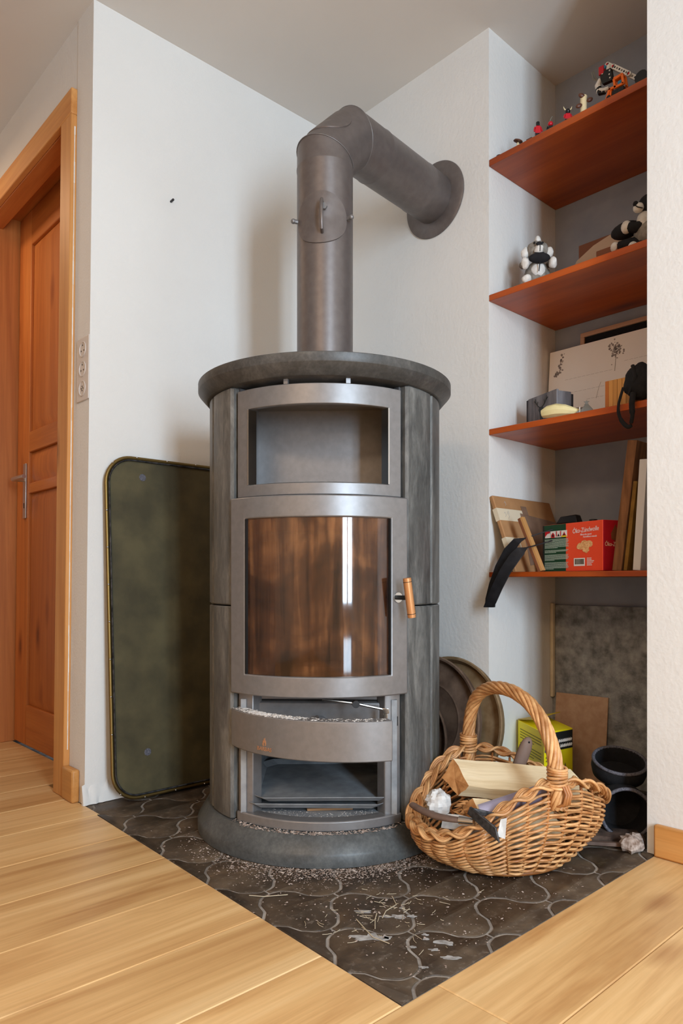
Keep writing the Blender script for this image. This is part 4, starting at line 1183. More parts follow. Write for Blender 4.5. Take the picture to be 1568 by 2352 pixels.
# ---- top shelf: little toys near the front edge
def toy(name, label, cat, x, y, z=S1, rz=0.0, group='small toys on the top shelf'): return thing(name, label, cat, (x, y, z), rz, group)
def P_(name, m, mat, par, bev=.0006, lbl=None):
    o = build(name, m, MT[mat], par, bev)
    if lbl: lab(o, lbl)
    return o
RZ = radians(225)
# flat dark bit at the far left
tag(build('toy_disc', M().lathe([(.010,0),(.011,.002),(.010,.005)], 16).xf(Matrix.Translation((1.805,1.258,S1))), MT['toy_black']), 'tiny dark toy disc at the left end of the top shelf', 'toy', 'small toys on the top shelf')
t = toy('toy_tree', 'tiny toy with tilted brown disc, first from the left on the top shelf', 'toy', 1.808, 1.197)
P_('trunk', M().tube([(0,0,0),(0,-.002,.018)], .0035, 8), 'toy_cream', t)
P_('brown_top', M().lathe([(.004,-.002),(.0145,.0),(.0125,.004),(.002,.006)], 18).xf(Matrix.Translation((0,-.002,.021)) @ Matrix.Rotation(radians(22),4,'X')), 'toy_brown', t)
P_('foot', M().box(-.008,-.012,0,.008,.004,.005), 'toy_cream', t)
def minifig(label, x, y, body, head, extra=None, h=1.0):
    t = toy('toy_figure', label, 'toy figure', x, y, S1, RZ)
    P_('legs', M().box(-.005,-.008,0,.005,-.0006,.012*h).box(-.005,.0006,0,.005,.008,.012*h), 'toy_black', t)
    P_('torso', M().loft([[(-.005,-.0085,.012*h),(.005,-.0085,.012*h),(.005,.0085,.012*h),(-.005,.0085,.012*h)],[(-.0045,-.0062,.028*h),(.0045,-.0062,.028*h),(.0045,.0062,.028*h),(-.0045,.0062,.028*h)]]), body, t)
    P_('head', M().tube([(0,0,.0282*h),(0,0,.0295*h),(0,0,.0365*h),(0,0,.038*h)], [.003,.0052,.0052,.003], 14), head, t)
    for s in (-1, 1):
        P_('arm', M().tube([(0,s*.0078,.0265*h),(.001,s*.0105,.020*h),(.006,s*.0105,.0155*h)], .0026, 8), body, t)
    if extra == 'hair': P_('hair', M().ball((-.001,0,.037*h), .0062, 12, 8, (1,1,.75)), 'toy_black', t)
    if extra == 'helmet':
        P_('helmet', M().ball((0,0,.0335*h), .0074, 14, 9), 'toy_red', t)
        P_('plume', M().tube([(-.002,0,.040*h),(-.006,.002,.049*h),(-.004,.007,.055*h)], [.0022,.002,.001], 7), 'toy_grey', t)
    if extra == 'ears':
        P_('hair', M().ball((0,0,.0355*h), .0072, 12, 8, (1,1,.95)), 'toy_black', t)
        for s in (-1, 1): P_('horn', M().tube([(0,s*.006,.039*h),(0,s*.010,.043*h),(0,s*.0115,.049*h)], [.002,.0016,.0006], 7), 'toy_cream', t)
    return t
minifig('tiny red toy figure with dark head, beside the one in a red helmet', 1.812, 1.131, 'toy_red', 'toy_black', None, 1.35)
minifig('tiny dark toy figure with a shiny red helmet on the top shelf', 1.830, 1.101, 'toy_black', 'toy_cream', 'helmet', 1.15)
minifig('tiny red toy figure with black hair and pale horns on the top shelf', 1.812, 1.036, 'toy_red', 'toy_black', 'ears', 1.0)
t = toy('toy_block', 'tiny brown and white block left of the red toy figure', 'toy', 1.806, 1.153, S1)
P_('brick', M().box(-.006,-.009,0,.006,.009,.009), 'toy_brown', t); P_('pale_tip', M().box(-.006,.0091,0,.006,.015,.006), 'toy_cream', t)
t = toy('toy_animal', 'cream toy post with three brown ovals, right of the horned figure', 'toy', 1.815, .990, S1, RZ)
P_('cream_body', M().tube([(0,0,0),(0,0,.050),(0,.003,.056),(0,.003,.059)], [.0088,.0088,.0075,.004], 14), 'toy_cream', t)
for y, z, a in ((-.007,.054,-20), (.015,.042,25), (-.014,.026,20)):
    P_('brown_oval', M().ball((0,0,0), .0075, 12, 8, (.6,1.25,.8)).xf(Matrix.Translation((.006,y,z)) @ Matrix.Rotation(radians(a),4,'X')), 'toy_brown', t)
# orange toy cab
t = toy('toy_cab', 'orange plastic toy vehicle cab under the white toy arm', 'toy', 1.812, .893, S1, radians(180))
t.scale = (.8,.8,.8)
def bar(a, b, w): 
    a, b = Vector(a), Vector(b); d = (b-a).normalized(); s = d.cross(Vector((1,0,0))).normalized()
    return M().obox((a+b)/2, (1,0,0), d, s, w, (b-a).length/2+w*.6, w)
for x in (-.012, .012):
    for a, b in (((x,.000,.030),(x,.028,.030)),((x,.000,.058),(x,.022,.062)),((x,.028,.030),(x,.024,.060)),((x,.000,.030),(x,-.004,.058)),((x,-.030,.006),(x,-.018,.034)),((x,-.020,.034),(x,.002,.032))):
        P_('cab_frame', bar(a, b, .0036), 'toy_orange', t)
P_('cab_roof', M().box(-.014,-.006,.0615,.014,.026,.066), 'toy_orange', t)
P_('cab_nose', M().loft([[(-.013,-.034,.004),(.013,-.034,.004),(.013,-.014,.010),(-.013,-.014,.010)],[(-.013,-.026,.034),(.013,-.026,.034),(.013,-.012,.036),(-.013,-.012,.036)]]), 'toy_orange', t)
P_('cab_floor', M().box(-.012,-.012,.010,.012,.028,.024), 'toy_black', t)
P_('cab_seat', M().box(-.008,.006,.034,.008,.018,.050), 'toy_blue', t)
for y in (-.022, .020):
    P_('wheel', M().tube([(-.016,y,.0075),(.016,y,.0075)], .0074, 16), 'toy_black', t)
# white jointed toy arm with claw
t = toy('toy_crane', 'white perforated toy crane arm hanging a black and white claw', 'toy', 1.835, .845, S1)
P_('crane_base', M().box(-.016,-.030,0,.016,.012,.018), 'toy_black', t, .002)
P_('counterweight', M().tube([(-.010,-.010,.034),(.010,-.010,.034)], [.017,.017], 14), 'toy_black', t)
A0, A1 = Vector((0,-.004,.034)), Vector((0,.088,.124))
d = (A1-A0).normalized(); s = Vector((1,0,0)).cross(d).normalized()
for k, (a, b, x) in enumerate(((.0,.46,.004),(.30,.78,-.004),(.62,1.0,.004))):
    pa, pb = A0+d*((A1-A0).length*a), A0+d*((A1-A0).length*b)
    bm_ = M().obox((pa+pb)/2+Vector((x,0,0)), (1,0,0), d, s, .0036, (pb-pa).length/2, .0058)
    for e in (pa, pb): bm_.tube([e+Vector((x-.0036,0,0)), e+Vector((x+.0036,0,0))], .0058, 14)
    o = P_('beam', bm_, 'toy_white', t)
    n_ = max(3, int((pb-pa).length/.0085))
    for j in range(n_+1):
        e = pa+(pb-pa)*(j/n_)
        build('pin', M().tube([e+Vector((x-.0040,0,0)), e+Vector((x+.0040,0,0))], .0026, 10), MT['toy_red' if j in (0, n_) else 'toy_grey' if j % 2 else 'toy_black'], o)
P_('blue_link', M().tube([A1+Vector((0,.002,-.004)), A1+Vector((0,.012,-.010)), A1+Vector((0,.020,-.020))], .004, 8), 'toy_blue', t)
P_('red_joint', M().box(-.007,.094,.100,.007,.108,.122), 'toy_red', t)
P_('white_link', M().box(-.004,.078,.100,.004,.087,.118), 'toy_white', t)
P_('claw_plate', M().prism([(.072,.070),(.098,.072),(.104,.090),(.103,.106),(.074,.104),(.071,.086)], -.006, .006).xf(Matrix(((0,0,1,0),(1,0,0,0),(0,1,0,0),(0,0,0,1)))), 'toy_black', t)
for y, z in ((.077,.098),(.098,.100),(.076,.078),(.078,.088)):
    P_('rivet', M().tube([(-.0068,y,z),(-.0058,y,z)], .0022, 8), 'toy_white', t)
P_('claw', M().tube([(0,.106,.092),(0,.114,.078),(0,.110,.062),(0,.098,.055),(0,.082,.056)], [.006,.008,.009,.008,.005], 10), 'toy_white', t)
P_('claw_tip', M().tube([(0,.112,.068),(0,.106,.056),(0,.092,.050)], [.0092,.0085,.006], 10), 'toy_black', t)
for k in (0, 1):
    P_('cable', M().tube([(0,.108,.085),(0,.120+k*.006,.102),(0,.126+k*.006,.124)], .0022, 7), 'toy_grey', t)

# ---- second shelf: two toy dogs, card and block
def toy_dog(label, x, y, rz, dark):
    t = thing('toy_dog', label, 'toy animal', (x, y, S2), rz, 'toy dogs on the second shelf')
    b, g, w = ('plush_black','plush_grey','plush_white') if dark else ('plush_grey','plush_grey','plush_white')
    def fur(m, seed, k=.10):
        out = []
        for v in m.v:
            p = Vector(v); out.append(tuple(p + p.normalized()*0 + Vector(noise.noise_vector(p*70+Vector((seed,0,0))))*k*.03))
        m.v = out; return m
    P_('body', fur(M().ball((0,0,.044), .040, 18, 12, (.85,.95,1.1)), 1), b, t, 0)
    P_('chest', fur(M().ball((.020,0,.052), .024, 14, 9, (.8,.95,1.1)), 2), w, t, 0)
    P_('head', fur(M().ball((.006,0,.118), .030, 18, 12, (.95,1.05,.95)), 3), b if dark else g, t, 0)
    P_('muzzle', fur(M().ball((.032,0,.108), .015, 14, 9, (1.1,.9,1.1)), 4), w, t, 0)
    P_('forehead_tuft', fur(M().ball((.016,0,.142), .013, 12, 8, (.9,.8,1.2)), 5), w, t, 0)
    P_('nose', M().ball((.043,0,.122), .0085, 12, 8, (.6,1.2,.7)), 'plush_black', t, 0)
    P_('mouth_line', M().tube([(.0475,.001,.116),(.049,.001,.108),(.046,.001,.099)], .0012, 6), 'plush_black', t, 0)
    P_('smile', M().tube([(.040,-.014,.0975),(.0445,0,.0945),(.040,.014,.0975)], .0012, 6), 'plush_black', t, 0)
    for s in (-1, 1):
        P_('ear', fur(M().ball((.006,s*.036,.112), .014, 12, 8, (.7,.85,1.2)), 6+s), w, t, 0)
        P_('eye', M().ball((.030,s*.012,.131), .0032, 8, 6), 'plush_black', t, 0)
        ar = fur(M().tube([(.004,s*.034,.078),(.026,s*.044,.068),(.038,s*.040,.062)], [.010,.011,.010], 10), 9+s)
        P_('arm', ar, b, t, 0)
        P_('paw', fur(M().ball((.040,s*.040,.066), .0135, 12, 8, (1,.9,1.25)), 12+s), w, t, 0)
        P_('leg', fur(M().tube([(.004,s*.026,.016),(.034,s*.034,.013),(.052,s*.038,.012)], [.015,.013,.011], 10), 15+s), w if not dark else b, t, 0)
        P_('foot', fur(M().ball((.056,s*.039,.0135), .0135, 12, 8, (.8,1,1)), 18+s), w, t, 0)
    P_('black_disc', M().ball((.043,0,.080), .030, 20, 10, (.45,1.05,.50)).xf(Matrix.Translation((0,0,0))), 'plush_black', t, 0)
    P_('string', M().tube([(.052,0,.066),(.050,-.001,.052),(.046,-.002,.040)], .0014, 6), 'plush_black', t, 0)
    return t
toy_dog('grey and white toy dog with black nose sitting left on the second shelf', 1.872, 1.172, radians(222), False)
# second one lies on its side, head to the right
t = thing('toy_dog', 'black and white toy dog lying at the right end of the second shelf', 'toy animal', (1.868, .845, S2), 0, 'toy dogs on the second shelf')
P_('body', M().ball((.012,-.010,.052), .046, 18, 12, (.9,.9,1.0)), 'plush_grey', t, 0)
P_('chest', M().ball((-.010,-.004,.080), .024, 14, 9, (.8,.8,1.2)), 'plush_white', t, 0)
P_('head', M().ball((-.010,-.018,.124), .026, 16, 10, (.9,1.1,.9)), 'plush_black', t, 0)
P_('muzzle', M().ball((-.030,.002,.112), .013, 14, 9, (.9,1.1,1.0)), 'plush_white', t, 0)
P_('nose', M().ball((-.038,.006,.121), .007, 10, 7), 'plush_black', t, 0)
P_('mouth_line', M().tube([(-.043,.006,.116),(-.043,-.002,.108),(-.036,-.012,.104)], .0013, 6), 'plush_black', t, 0)
P_('ear', M().ball((-.006,-.042,.118), .015, 12, 8, (.7,.8,1.2)), 'plush_black', t, 0)
P_('leg', M().tube([(0,.000,.030),(-.012,.034,.032),(-.016,.062,.034)], [.018,.017,.014], 12), 'plush_black', t, 0)
P_('foot', M().ball((-.017,.072,.034), .016, 12, 8, (.9,.8,1.0)), 'plush_white', t, 0)
P_('arm', M().tube([(-.008,-.012,.076),(-.022,.012,.066),(-.026,.030,.072)], [.014,.014,.013], 12), 'plush_black', t, 0)
P_('paw', M().ball((-.027,.036,.074), .0155, 12, 8, (.9,.9,1.1)), 'plush_white', t, 0)
P_('leg', M().tube([(0,-.010,.020),(-.026,.006,.016)], [.014,.011], 10), 'plush_black', t, 0)
P_('foot', M().ball((-.036,.014,.0125), .0125, 12, 8), 'plush_white', t, 0)
P_('black_disc', M().ball((.004,.052,.082), .042, 22, 10, (.55,1.0,.52)), 'plush_black', t, 0)
cardp = [(1.14,0),(1.14,.08),(1.115,.112),(1.062,.140),(1.01,.154),(.95,.158),(.91,.13),(.91,0)]
m = M().prism([(y, z) for y, z in cardp], 0, .006).xf(Matrix(((0,0,1,2.004),(1,0,0,0),(0,1,0,S2+.0003),(0,0,0,1))))
tag(build('paper_dome', m, MT['tan_card'], None, .001), 'tan rounded paper piece standing behind the lying toy dog', 'paper')
tag(build('dark_book', M().box(2.03,.93,S2,2.05,1.124,S2+.169), MT['stick_dark'], None, .002), 'dark red brown board behind the tan rounded paper', 'board')
tag(build('wood_block', M().box(1.842,.905,S2,1.862,.968,S2+.040), MT['stick_dark'], None, .002), 'small dark brown wood block at the edge of the second shelf', 'block')

# ---- third shelf
t = thing('antler_box', 'grey weathered wooden box with a stag print on the third shelf', 'box', (1.845, 1.130, S3), 0)
# a square lantern-like box standing on one edge to the room
q0, q1, q2 = Vector((1.822,1.180,0)), Vector((1.852,1.082,0)), Vector((1.905,1.030,0))
w1 = (q1-q0); w2 = Vector((.092,.030,0)); BH = .094
zz = Vector((0,0,1))
def wallp(a, b, th=.008, z0=0.0, z1=BH):
    dd = (b-a).normalized(); nn = Vector((-dd.y, dd.x, 0))
    return M().hexa([a+zz*(S3+z0), b+zz*(S3+z0), b+nn*-th+zz*(S3+z0), a+nn*-th+zz*(S3+z0), a+zz*(S3+z1), b+zz*(S3+z1), b-nn*th+zz*(S3+z1), a-nn*th+zz*(S3+z1)])
cA, cB = Vector((1.893,1.215,0)), Vector((1.845,1.090,0))
du = (cB-cA).normalized(); dv = Vector((-du.y, du.x, 0))     # dv points into the room? keep box behind
if dv.x < 0: dv = -dv
cC, cD = cB+dv*.052, cA+dv*.052
build('box_side', M().prism([tuple(cA[:2]),tuple(cB[:2]),tuple((cB+dv*.008)[:2]),tuple((cA+dv*.008)[:2])], S3, S3+BH), MT['grey_box'], t, .001, world=True)
build('box_side', M().prism([tuple((cB+dv*.0085)[:2]),tuple((cB+dv*.052)[:2]),tuple((cB+dv*.052-du*.008)[:2]),tuple((cB+dv*.0085-du*.008)[:2])], S3, S3+BH-.004), MT['grey_box'], t, .001, world=True)
build('box_side', M().prism([tuple((cA+dv*.0085)[:2]),tuple((cA+dv*.0085+du*.008)[:2]),tuple((cA+dv*.052+du*.008)[:2]),tuple((cA+dv*.052)[:2])], S3, S3+BH-.004), MT['grey_box_dark'], t, .001, world=True)
build('box_base', M().prism([tuple((cA+dv*.0085+du*.009)[:2]),tuple((cB+dv*.0085-du*.009)[:2]),tuple((cB+dv*.052-du*.009)[:2]),tuple((cA+dv*.052+du*.009)[:2])], S3, S3+.006), MT['grey_box_dark'], t, 0, world=True)
build('edge_post', M().prism([tuple((cA-du*.009)[:2]),tuple((cA-du*.0003)[:2]),tuple((cA-du*.0003+dv*.010)[:2]),tuple((cA-du*.009+dv*.010)[:2])], S3, S3+BH-.002), MT['grey_box_dark'], t, .001, world=True)
build('edge_post', M().prism([tuple((cC-du*.009)[:2]),tuple(cC[:2]),tuple((cC+dv*.008)[:2]),tuple((cC-du*.009+dv*.008)[:2])], S3, S3+BH-.010), MT['grey_box_dark'], t, .001, world=True)
# stag head print on the room side (frame: x along du seen from the room)
stg = M()
stg.prism([(-.004,-.030),(.008,-.030),(.012,-.004),(.016,.004),(.006,.010),(.000,.012),(-.008,.010),(-.012,.004),(-.006,-.004)], 0, .0004)
for s in (-1, 1):
    stg.tube([(s*.005,.010,.0003),(s*.016,.018,.0003),(s*.024,.028,.0003),(s*.026,.040,.0003)], .0013, 4)
    stg.tube([(s*.017,.019,.0003),(s*.014,.030,.0003)], .0011, 4); stg.tube([(s*.023,.027,.0003),(s*.032,.034,.0003)], .0011, 4)
FX = -du if (du.cross(zz)).dot(dv) > 0 else du
fm = frame_mat((cA+cB)/2 - dv*.0006 + zz*(S3+.046) - du*.004, du if du.cross(zz).dot(-dv) > 0 else -du, zz)
lab(build('stag_print', stg.xf(fm), MT['black_print'], t, 0, world=True), 'black stag head print')
m = M().tube([(1.806,1.112,S3+.0185),(1.808,1.096,S3+.021),(1.812,1.072,S3+.0225),(1.818,1.048,S3+.019),(1.826,1.022,S3+.0125),(1.834,1.000,S3+.0085)], [.012,.0180,.0190,.0165,.0105,.0040], 9)
m.v = [(x, y, max(z, S3+.0004)) for x, y, z in m.v]
tag(build('wax_piece', m, MT['wax'], None, 0, 30), 'cream tapered lump lying before the stag box', 'ornament')
t = thing('paper_hut', 'small dark grey pointed ornament on the third shelf before the drawing', 'ornament', (1.835, .992, S3), radians(215))
P_('hut_body', M().loft([[(-.012,-.018,0),(.012,-.018,0),(.012,.018,0),(-.012,.018,0)],[(-.012,-.016,.012),(.012,-.016,.012),(.012,.016,.012),(-.012,.016,.012)],[(-.006,-.004,.028),(.006,-.004,.028),(.006,.004,.028),(-.006,.004,.028)]]), 'toy_grey', t)
P_('white_edge', M().box(-.004,-.0200,0,.0128,-.0184,.020), 'white_print', t, 0)
P_('side_wing', M().prism([(-.034,0),(-.0205,0),(-.0205,.013)], 0, .010).xf(Matrix(((0,0,1,0),(1,0,0,0),(0,1,0,0),(0,0,0,1)))), 'toy_grey', t, 0)
P_('star_tip', M().prism([(-.006,.028),(.006,.028),(.003,.033),(.008,.037),(.002,.037),(0,.041),(-.002,.037),(-.008,.037),(-.003,.033)], -.001, .001).xf(Matrix(((0,0,1,0),(1,0,0,0),(0,1,0,0),(0,0,0,1)))), 'toy_grey', t, 0)
# drawing board with ink plants
t = thing('drawing_board', 'large white board with faint ink plants leaning at the back of the third shelf', 'picture', (2.10, 1.03, S3), 0)
DBm = frame_mat((2.098,1.279,S3+.0008), (0,-1,0), (.085,0,.996))        # x to the right, y up, z to the room
DW_, DH_ = .505, .302
build('panel', M().box(0,0,-.006,DW_,DH_,0).xf(DBm), MT['drawing'], t, .0008, world=True)
r = random.Random(12)
def blotch(cx, cy, w, h, n, sd):
    m = M(); rr_ = random.Random(sd)
    for k in range(n):
        x, y = rr_.gauss(cx, w), rr_.gauss(cy, h); s = rr_.uniform(.0015,.0045); a = rr_.uniform(0,3)
        m.prism([(x+s*cos(a+j*2*pi/6)*rr_.uniform(.6,1.3), y+s*sin(a+j*2*pi/6)*rr_.uniform(.6,1.3)) for j in range(6)], 0, .0003)
    return m
b1 = M()
for k in range(40):
    t_ = k/39; x = .022+.030*t_ if t_ < .45 else .036+.016*(t_-.45)/.55; y = .222 if t_ < .45 else .222+.060*(t_-.45)/.55
    bb = blotch(x, y, .004, .004, 1, k); b1.add(bb.v, bb.f)
lab(build('ink_plant', b1.xf(DBm), MT['ink'], t, 0, world=True), 'grey ink sprig at the upper left')
b2 = blotch(.232,.256,.010,.014,70,5); b2.tube([(.232,.240,.0002),(.231,.215,.0002),(.230,.190,.0002)], .0009, 4)
lab(build('ink_plant', b2.xf(DBm), MT['ink'], t, 0, world=True), 'grey ink flower with stem')
b3 = blotch(.052,.098,.010,.008,24,8)
build('ink_plant', b3.xf(DBm), MT['ink'], t, 0, world=True)
b4 = M().prism([(.095,.098),(.135,.094),(.132,.084),(.104,.082)], 0, .0003); b4.box(.1155,.02,0,.1170,.084,.0003)
lab(build('ink_sign', b4.xf(DBm), MT['ink'], t, 0, world=True), 'ink signpost')
b5 = M()
for y, x0, x1 in ((.196,.06,.22),(.150,.05,.30),(.118,.14,.32),(.215,.26,.45)):
    x = x0
    while x < x1: b5.box(x, y, 0, x+.012, y+.0007, .0002); x += .015
b5.tube([(.172,.115,.0002),(.180,.150,.0002),(.186,.165,.0002)], .0006, 4)
build('pencil_lines', b5.xf(DBm), MT['pencil'], t, 0, world=True)
t = thing('picture_frame', 'pale wooden picture frame with black centre behind the white board', 'picture frame', (2.15, .98, S3), 0)
PF = frame_mat((2.124,1.180,S3+.0008), (0,-1,0), (.055,0,.998)); FW, FH, fb = .40, .345, .014
for nm_, bx in (('frame_side',(0,0,FW,fb)),('frame_side',(0,FH-fb,FW,FH)),('frame_side',(0,fb,fb,FH-fb)),('frame_side',(FW-fb,fb,FW,FH-fb))):
    build(nm_, M().box(bx[0],bx[1],-.014,bx[2],bx[3],0).xf(PF), MT['pink_frame'], t, .001, world=True)
build('picture', M().box(fb,fb,-.012,FW-fb,FH-fb,-.006).xf(PF), MT['black_cloth'], t, 0, world=True)
t = thing('ribbed_box', 'small pine box with vertical ribs on the third shelf', 'box', (1.85, .90, S3), 0)
for k in range(6):
    y0 = .926-k*.0122
    build('slat', M().box(1.832, y0-.0116, S3, 1.838+.001*(k%2), y0, S3+.080), MT['box_wood'], t, .0008, world=True)
build('box_end', M().box(1.832,.9262,S3,1.880,.9365,S3+.080), MT['box_wood_end'], t, .001, world=True)
build('box_end', M().box(1.8395,.842,S3,1.880,.852,S3+.080), MT['box_wood_end'], t, .001, world=True)
build('box_back', M().box(1.872,.8525,S3,1.880,.9258,S3+.080), MT['box_wood'], t, .001, world=True)
# black bag hanging over the edge
t = thing('black_bag', 'black soft pouch with strap hanging over the third shelf edge at the right', 'bag', (1.80, .835, S3+.01), 0)
m = M().ball((0,0,0), 1, 20, 14); out = []
for v in m.v:
    p = Vector(v); f = 1+.14*noise.noise(p*2.2)
    out.append((1.800+p.x*.026*f, .826+p.y*.040*f, S3+.050+p.z*.047*f))
m.v = out
build('pouch', m, MT['black_cloth'], t, 0, world=True, smooth=60)
build('pouch_fold', M().tube([(1.785,.838,S3+.092),(1.778,.826,S3+.060),(1.780,.846,S3+.018)], [.005,.007,.004], 8), MT['black_cloth'], t, 0, world=True, smooth=60)
for pth, rr_ in (([(1.784,.862,S3+.040),(1.774,.868,S3+.004),(1.771,.869,S3-.022),(1.772,.862,S3-.046),(1.775,.846,S3-.066),(1.776,.836,S3-.062)], [.004,.004,.0045,.0055,.005,.003]),
                 ([(1.776,.832,S3+.020),(1.772,.834,S3-.010),(1.771,.832,S3-.038),(1.772,.836,S3-.060)], [.008,.0075,.0055,.003])):
    build('strap', M().tube(catmull([tuple(p) for p in pth], 4), [rr_[min(len(rr_)-1, i//4)] for i in range((len(pth)-1)*4+1)], 8, squash=.7), MT['black_cloth'], t, 0, world=True, smooth=60)

# ---- lowest shelf
t = thing('parcel', 'flat brown paper parcel with tape leaning on the alcove side wall', 'parcel', (1.95, 1.24, S4), 0)
PMt = frame_mat((1.792,1.190,S4+.0006), (1,0,0), (0,.345,.939)); PW_, PH_ = .322, .247
build('parcel_body', M().box(0,0,-.014,PW_,PH_,0).xf(PMt), MT['parcel'], t, .003, world=True)
for y0, y1, x1 in ((.075,.110,.07),(.165,.205,.135)):
    lab(build('cream_tape', M().box(-.0006,y0,-.0145,x1,y1,.0006).xf(PMt), MT['cream_label'], t, 0, world=True), 'cream tape band')
build('clear_tape', M().hexa([Vector(PMt @ Vector(p)) for p in ((.085,.02,.0004),(.322,.05,.0004),(.322,.175,.0004),(.12,.195,.0004),(.085,.02,.0012),(.322,.05,.0012),(.322,.175,.0012),(.12,.195,.0012))]), MT['parcel_tape'], t, 0, world=True)
build('tape_patch', M().box(.135,.190,.0013,.165,.220,.0018).xf(PMt), MT['parcel_tape'], t, 0, world=True)
scr = M()
for x, y, s in ((.032,.188,1.0),(.045,.186,1.3),(.052,.194,.8),(.050,.225,.9)):
    scr.tube([(x,y,.0009),(x+.006*s,y+.006*s,.0009),(x+.008*s,y-.005*s,.0009),(x+.002*s,y-.010*s,.0009)], .0007, 4)
build('handwriting', scr.xf(PMt), MT['pencil'], t, 0, world=True)
# thin board leaning against the red box
t = thing('wooden_slat', 'thin two-tone wooden slat leaning between the parcel and the red box', 'slat', (1.84, 1.13, S4), 0)
BMt = frame_mat((1.800,1.115,S4+.0008), (1,0,0), (0,.40,.916))
build('board', M().box(0,0,-.009,.016,.172,-.0002).xf(BMt), MT['stick_dark'], t, .0008, world=True)
build('pale_facing', M().box(0,0,0,.016,.172,.0075).xf(BMt), MT['stick'], t, .0005, world=True)
# red carton with printed front
RX = Vector((-.306,-.952,0)); fr0 = Vector((1.868,1.148,S4+.0004))        # lower left front corner, x runs right
RW, RHt, RD = .235, .136, .075
RMt = frame_mat(fr0, RX, (0,0,1))                                         # z = out of the front
t = thing('firelighter_carton', 'red and green printed carton of wood wool on the lowest shelf', 'box', tuple(fr0), 0)
build('carton_body', M().box(0,0,-RD,RW,RHt,0).xf(RMt), MT['red_box'], t, .0012, world=True)
def pr(name, m, mat, off=.0004, lbl=None):
    o = build(name, m.xf(RMt @ Matrix.Translation((0,0,off))), MT[mat], t, 0, smooth=0, world=True)
    if lbl: lab(o, lbl)
    return o
GW = .096
pr('green_panel', M().box(-.0004,0.0006,0,GW,RHt-.0006,.0003), 'green_box', .0003)
pr('black_edge', M().box(-.0006,0.0006,0,.006,RHt-.0006,.0003), 'black_print', .0007)
pr('side_panel', M().box(RW+.0002,.0006,-RD+.001,RW+.0006,RHt-.0006,-.001), 'red_side', 0)
for k in range(4):
    x0 = .010+k*.0232; y0, y1 = .098, .117
    pr('pictogram', M().box(x0,y0,0,x0+.0215,y1,.0003), 'white_print' , .0010)
    pc = M()
    if k == 0: pc.prism([(x0,y0+.004),(x0+.010,y0+.012),(x0+.0215,y0+.014),(x0+.0215,y1),(x0,y1)], 0, .0003)
    if k == 1: pc.prism([(x0+.003,y0),(x0+.003,y0+.008),(x0+.0107,y0+.015),(x0+.018,y0+.008),(x0+.018,y0)], 0, .0003)
    if k == 2:
        pc.box(x0+.001,y0+.003,0,x0+.004,y1-.001,.0003); pc.box(x0+.017,y0+.003,0,x0+.0205,y1-.001,.0003)
    if k == 3: pc.prism([(x0+.002,y0+.004),(x0+.008,y0+.010),(x0+.0107,y0+.016),(x0+.0135,y0+.010),(x0+.019,y0+.004)], 0, .0003)
    pr('pictogram_red', pc, 'red_print', .0014)
    if k: pr('pictogram_dark', M().prism([(x0+.006,y0+.003),(x0+.0155,y0+.003),(x0+.0107,y0+.011)], 0, .0003), 'black_print', .0018)
    if k == 3: pr('pictogram_yellow', M().box(x0,y0,0,x0+.0215,y0+.004,.0003), 'yellow_print', .0019)
tl_ = M(); r = random.Random(9)
y = .092; blocks = (9, 3, 6, 7); first = True
for nb_ in blocks:
    for k in range(nb_):
        x = .0085; xe = GW+r.uniform(.006,.012) if k < nb_-1 else r.uniform(.045,.07)
        if k == 0 and not first: xe = GW+.010
        while x < xe:
            w = r.uniform(.003,.008); tl_.box(x, y, 0, min(x+w, xe), y+.0016, .0002); x += w+.0009
        y -= .00305
    y -= .0042; first = False
pr('small_print', tl_, 'cream_print', .0010)
pr('lettering', text_mesh('Öko-Zündwolle', .0185, 'LEFT', .0001, .12, .82).xf(Matrix.Translation((.1225,.1055,0)) @ Matrix.Rotation(radians(2),4,'Z')), 'white_print', .0006, 'white words Öko-Zündwolle')
pr('lettering', text_mesh('Allume-feu naturel', .0072, 'LEFT', .0001, .1, .78).xf(Matrix.Translation((.152,.0985,0))), 'white_print', .0006, 'white line Allume-feu naturel')
pr('lettering', text_mesh('Accendifuoco naturale', .0072, 'LEFT', .0001, .1, .78).xf(Matrix.Translation((.163,.0920,0))), 'white_print', .0006, 'white line Accendifuoco naturale')
ww = M(); rw = random.Random(2)
for cx, cy, R_ in ((.152,.068,.012),(.168,.073,.013),(.186,.074,.012),(.174,.060,.013)):
    ww.prism([(cx+R_*cos(2*pi*j/14)*rw.uniform(.85,1.2), cy+R_*sin(2*pi*j/14)*rw.uniform(.7,.95)) for j in range(14)], 0, .0003+rw.uniform(0,.0002))
pr('wood_wool_picture', ww, 'wool_print', .0006)
pr('barcode_patch', M().box(.128,.014,0,.170,.036,.0003), 'white_print', .0006)
bc = M(); x = .1325
while x < .1660: w = rw.uniform(.0006,.0018); bc.box(x, .0185, 0, x+w, .0335, .0002); x += w+rw.uniform(.0006,.0014)
pr('barcode_lines', bc, 'black_print', .0010)
tl_ = M()
for k in range(6):
    x = .178; xe = .178+rw.uniform(.016,.026)
    while x < xe: w = rw.uniform(.002,.006); tl_.box(x, .034-k*.0038, 0, min(x+w,xe), .034-k*.0038+.0019, .0002); x += w+.0008
pr('address_lines', tl_, 'white_print', .0006)
sdm = RMt @ Matrix.Translation((RW+.0008,0,0)) @ Matrix.Rotation(radians(90),4,'Y')
lab(build('lettering', text_mesh('Öko-Zündwolle', .0165, 'LEFT', .0001, .12, .82).xf(sdm @ Matrix.Translation((.006,.066,0))), MT['cream_label'], t, 0, smooth=0, world=True), 'pale words Öko-Zündwolle on the side')
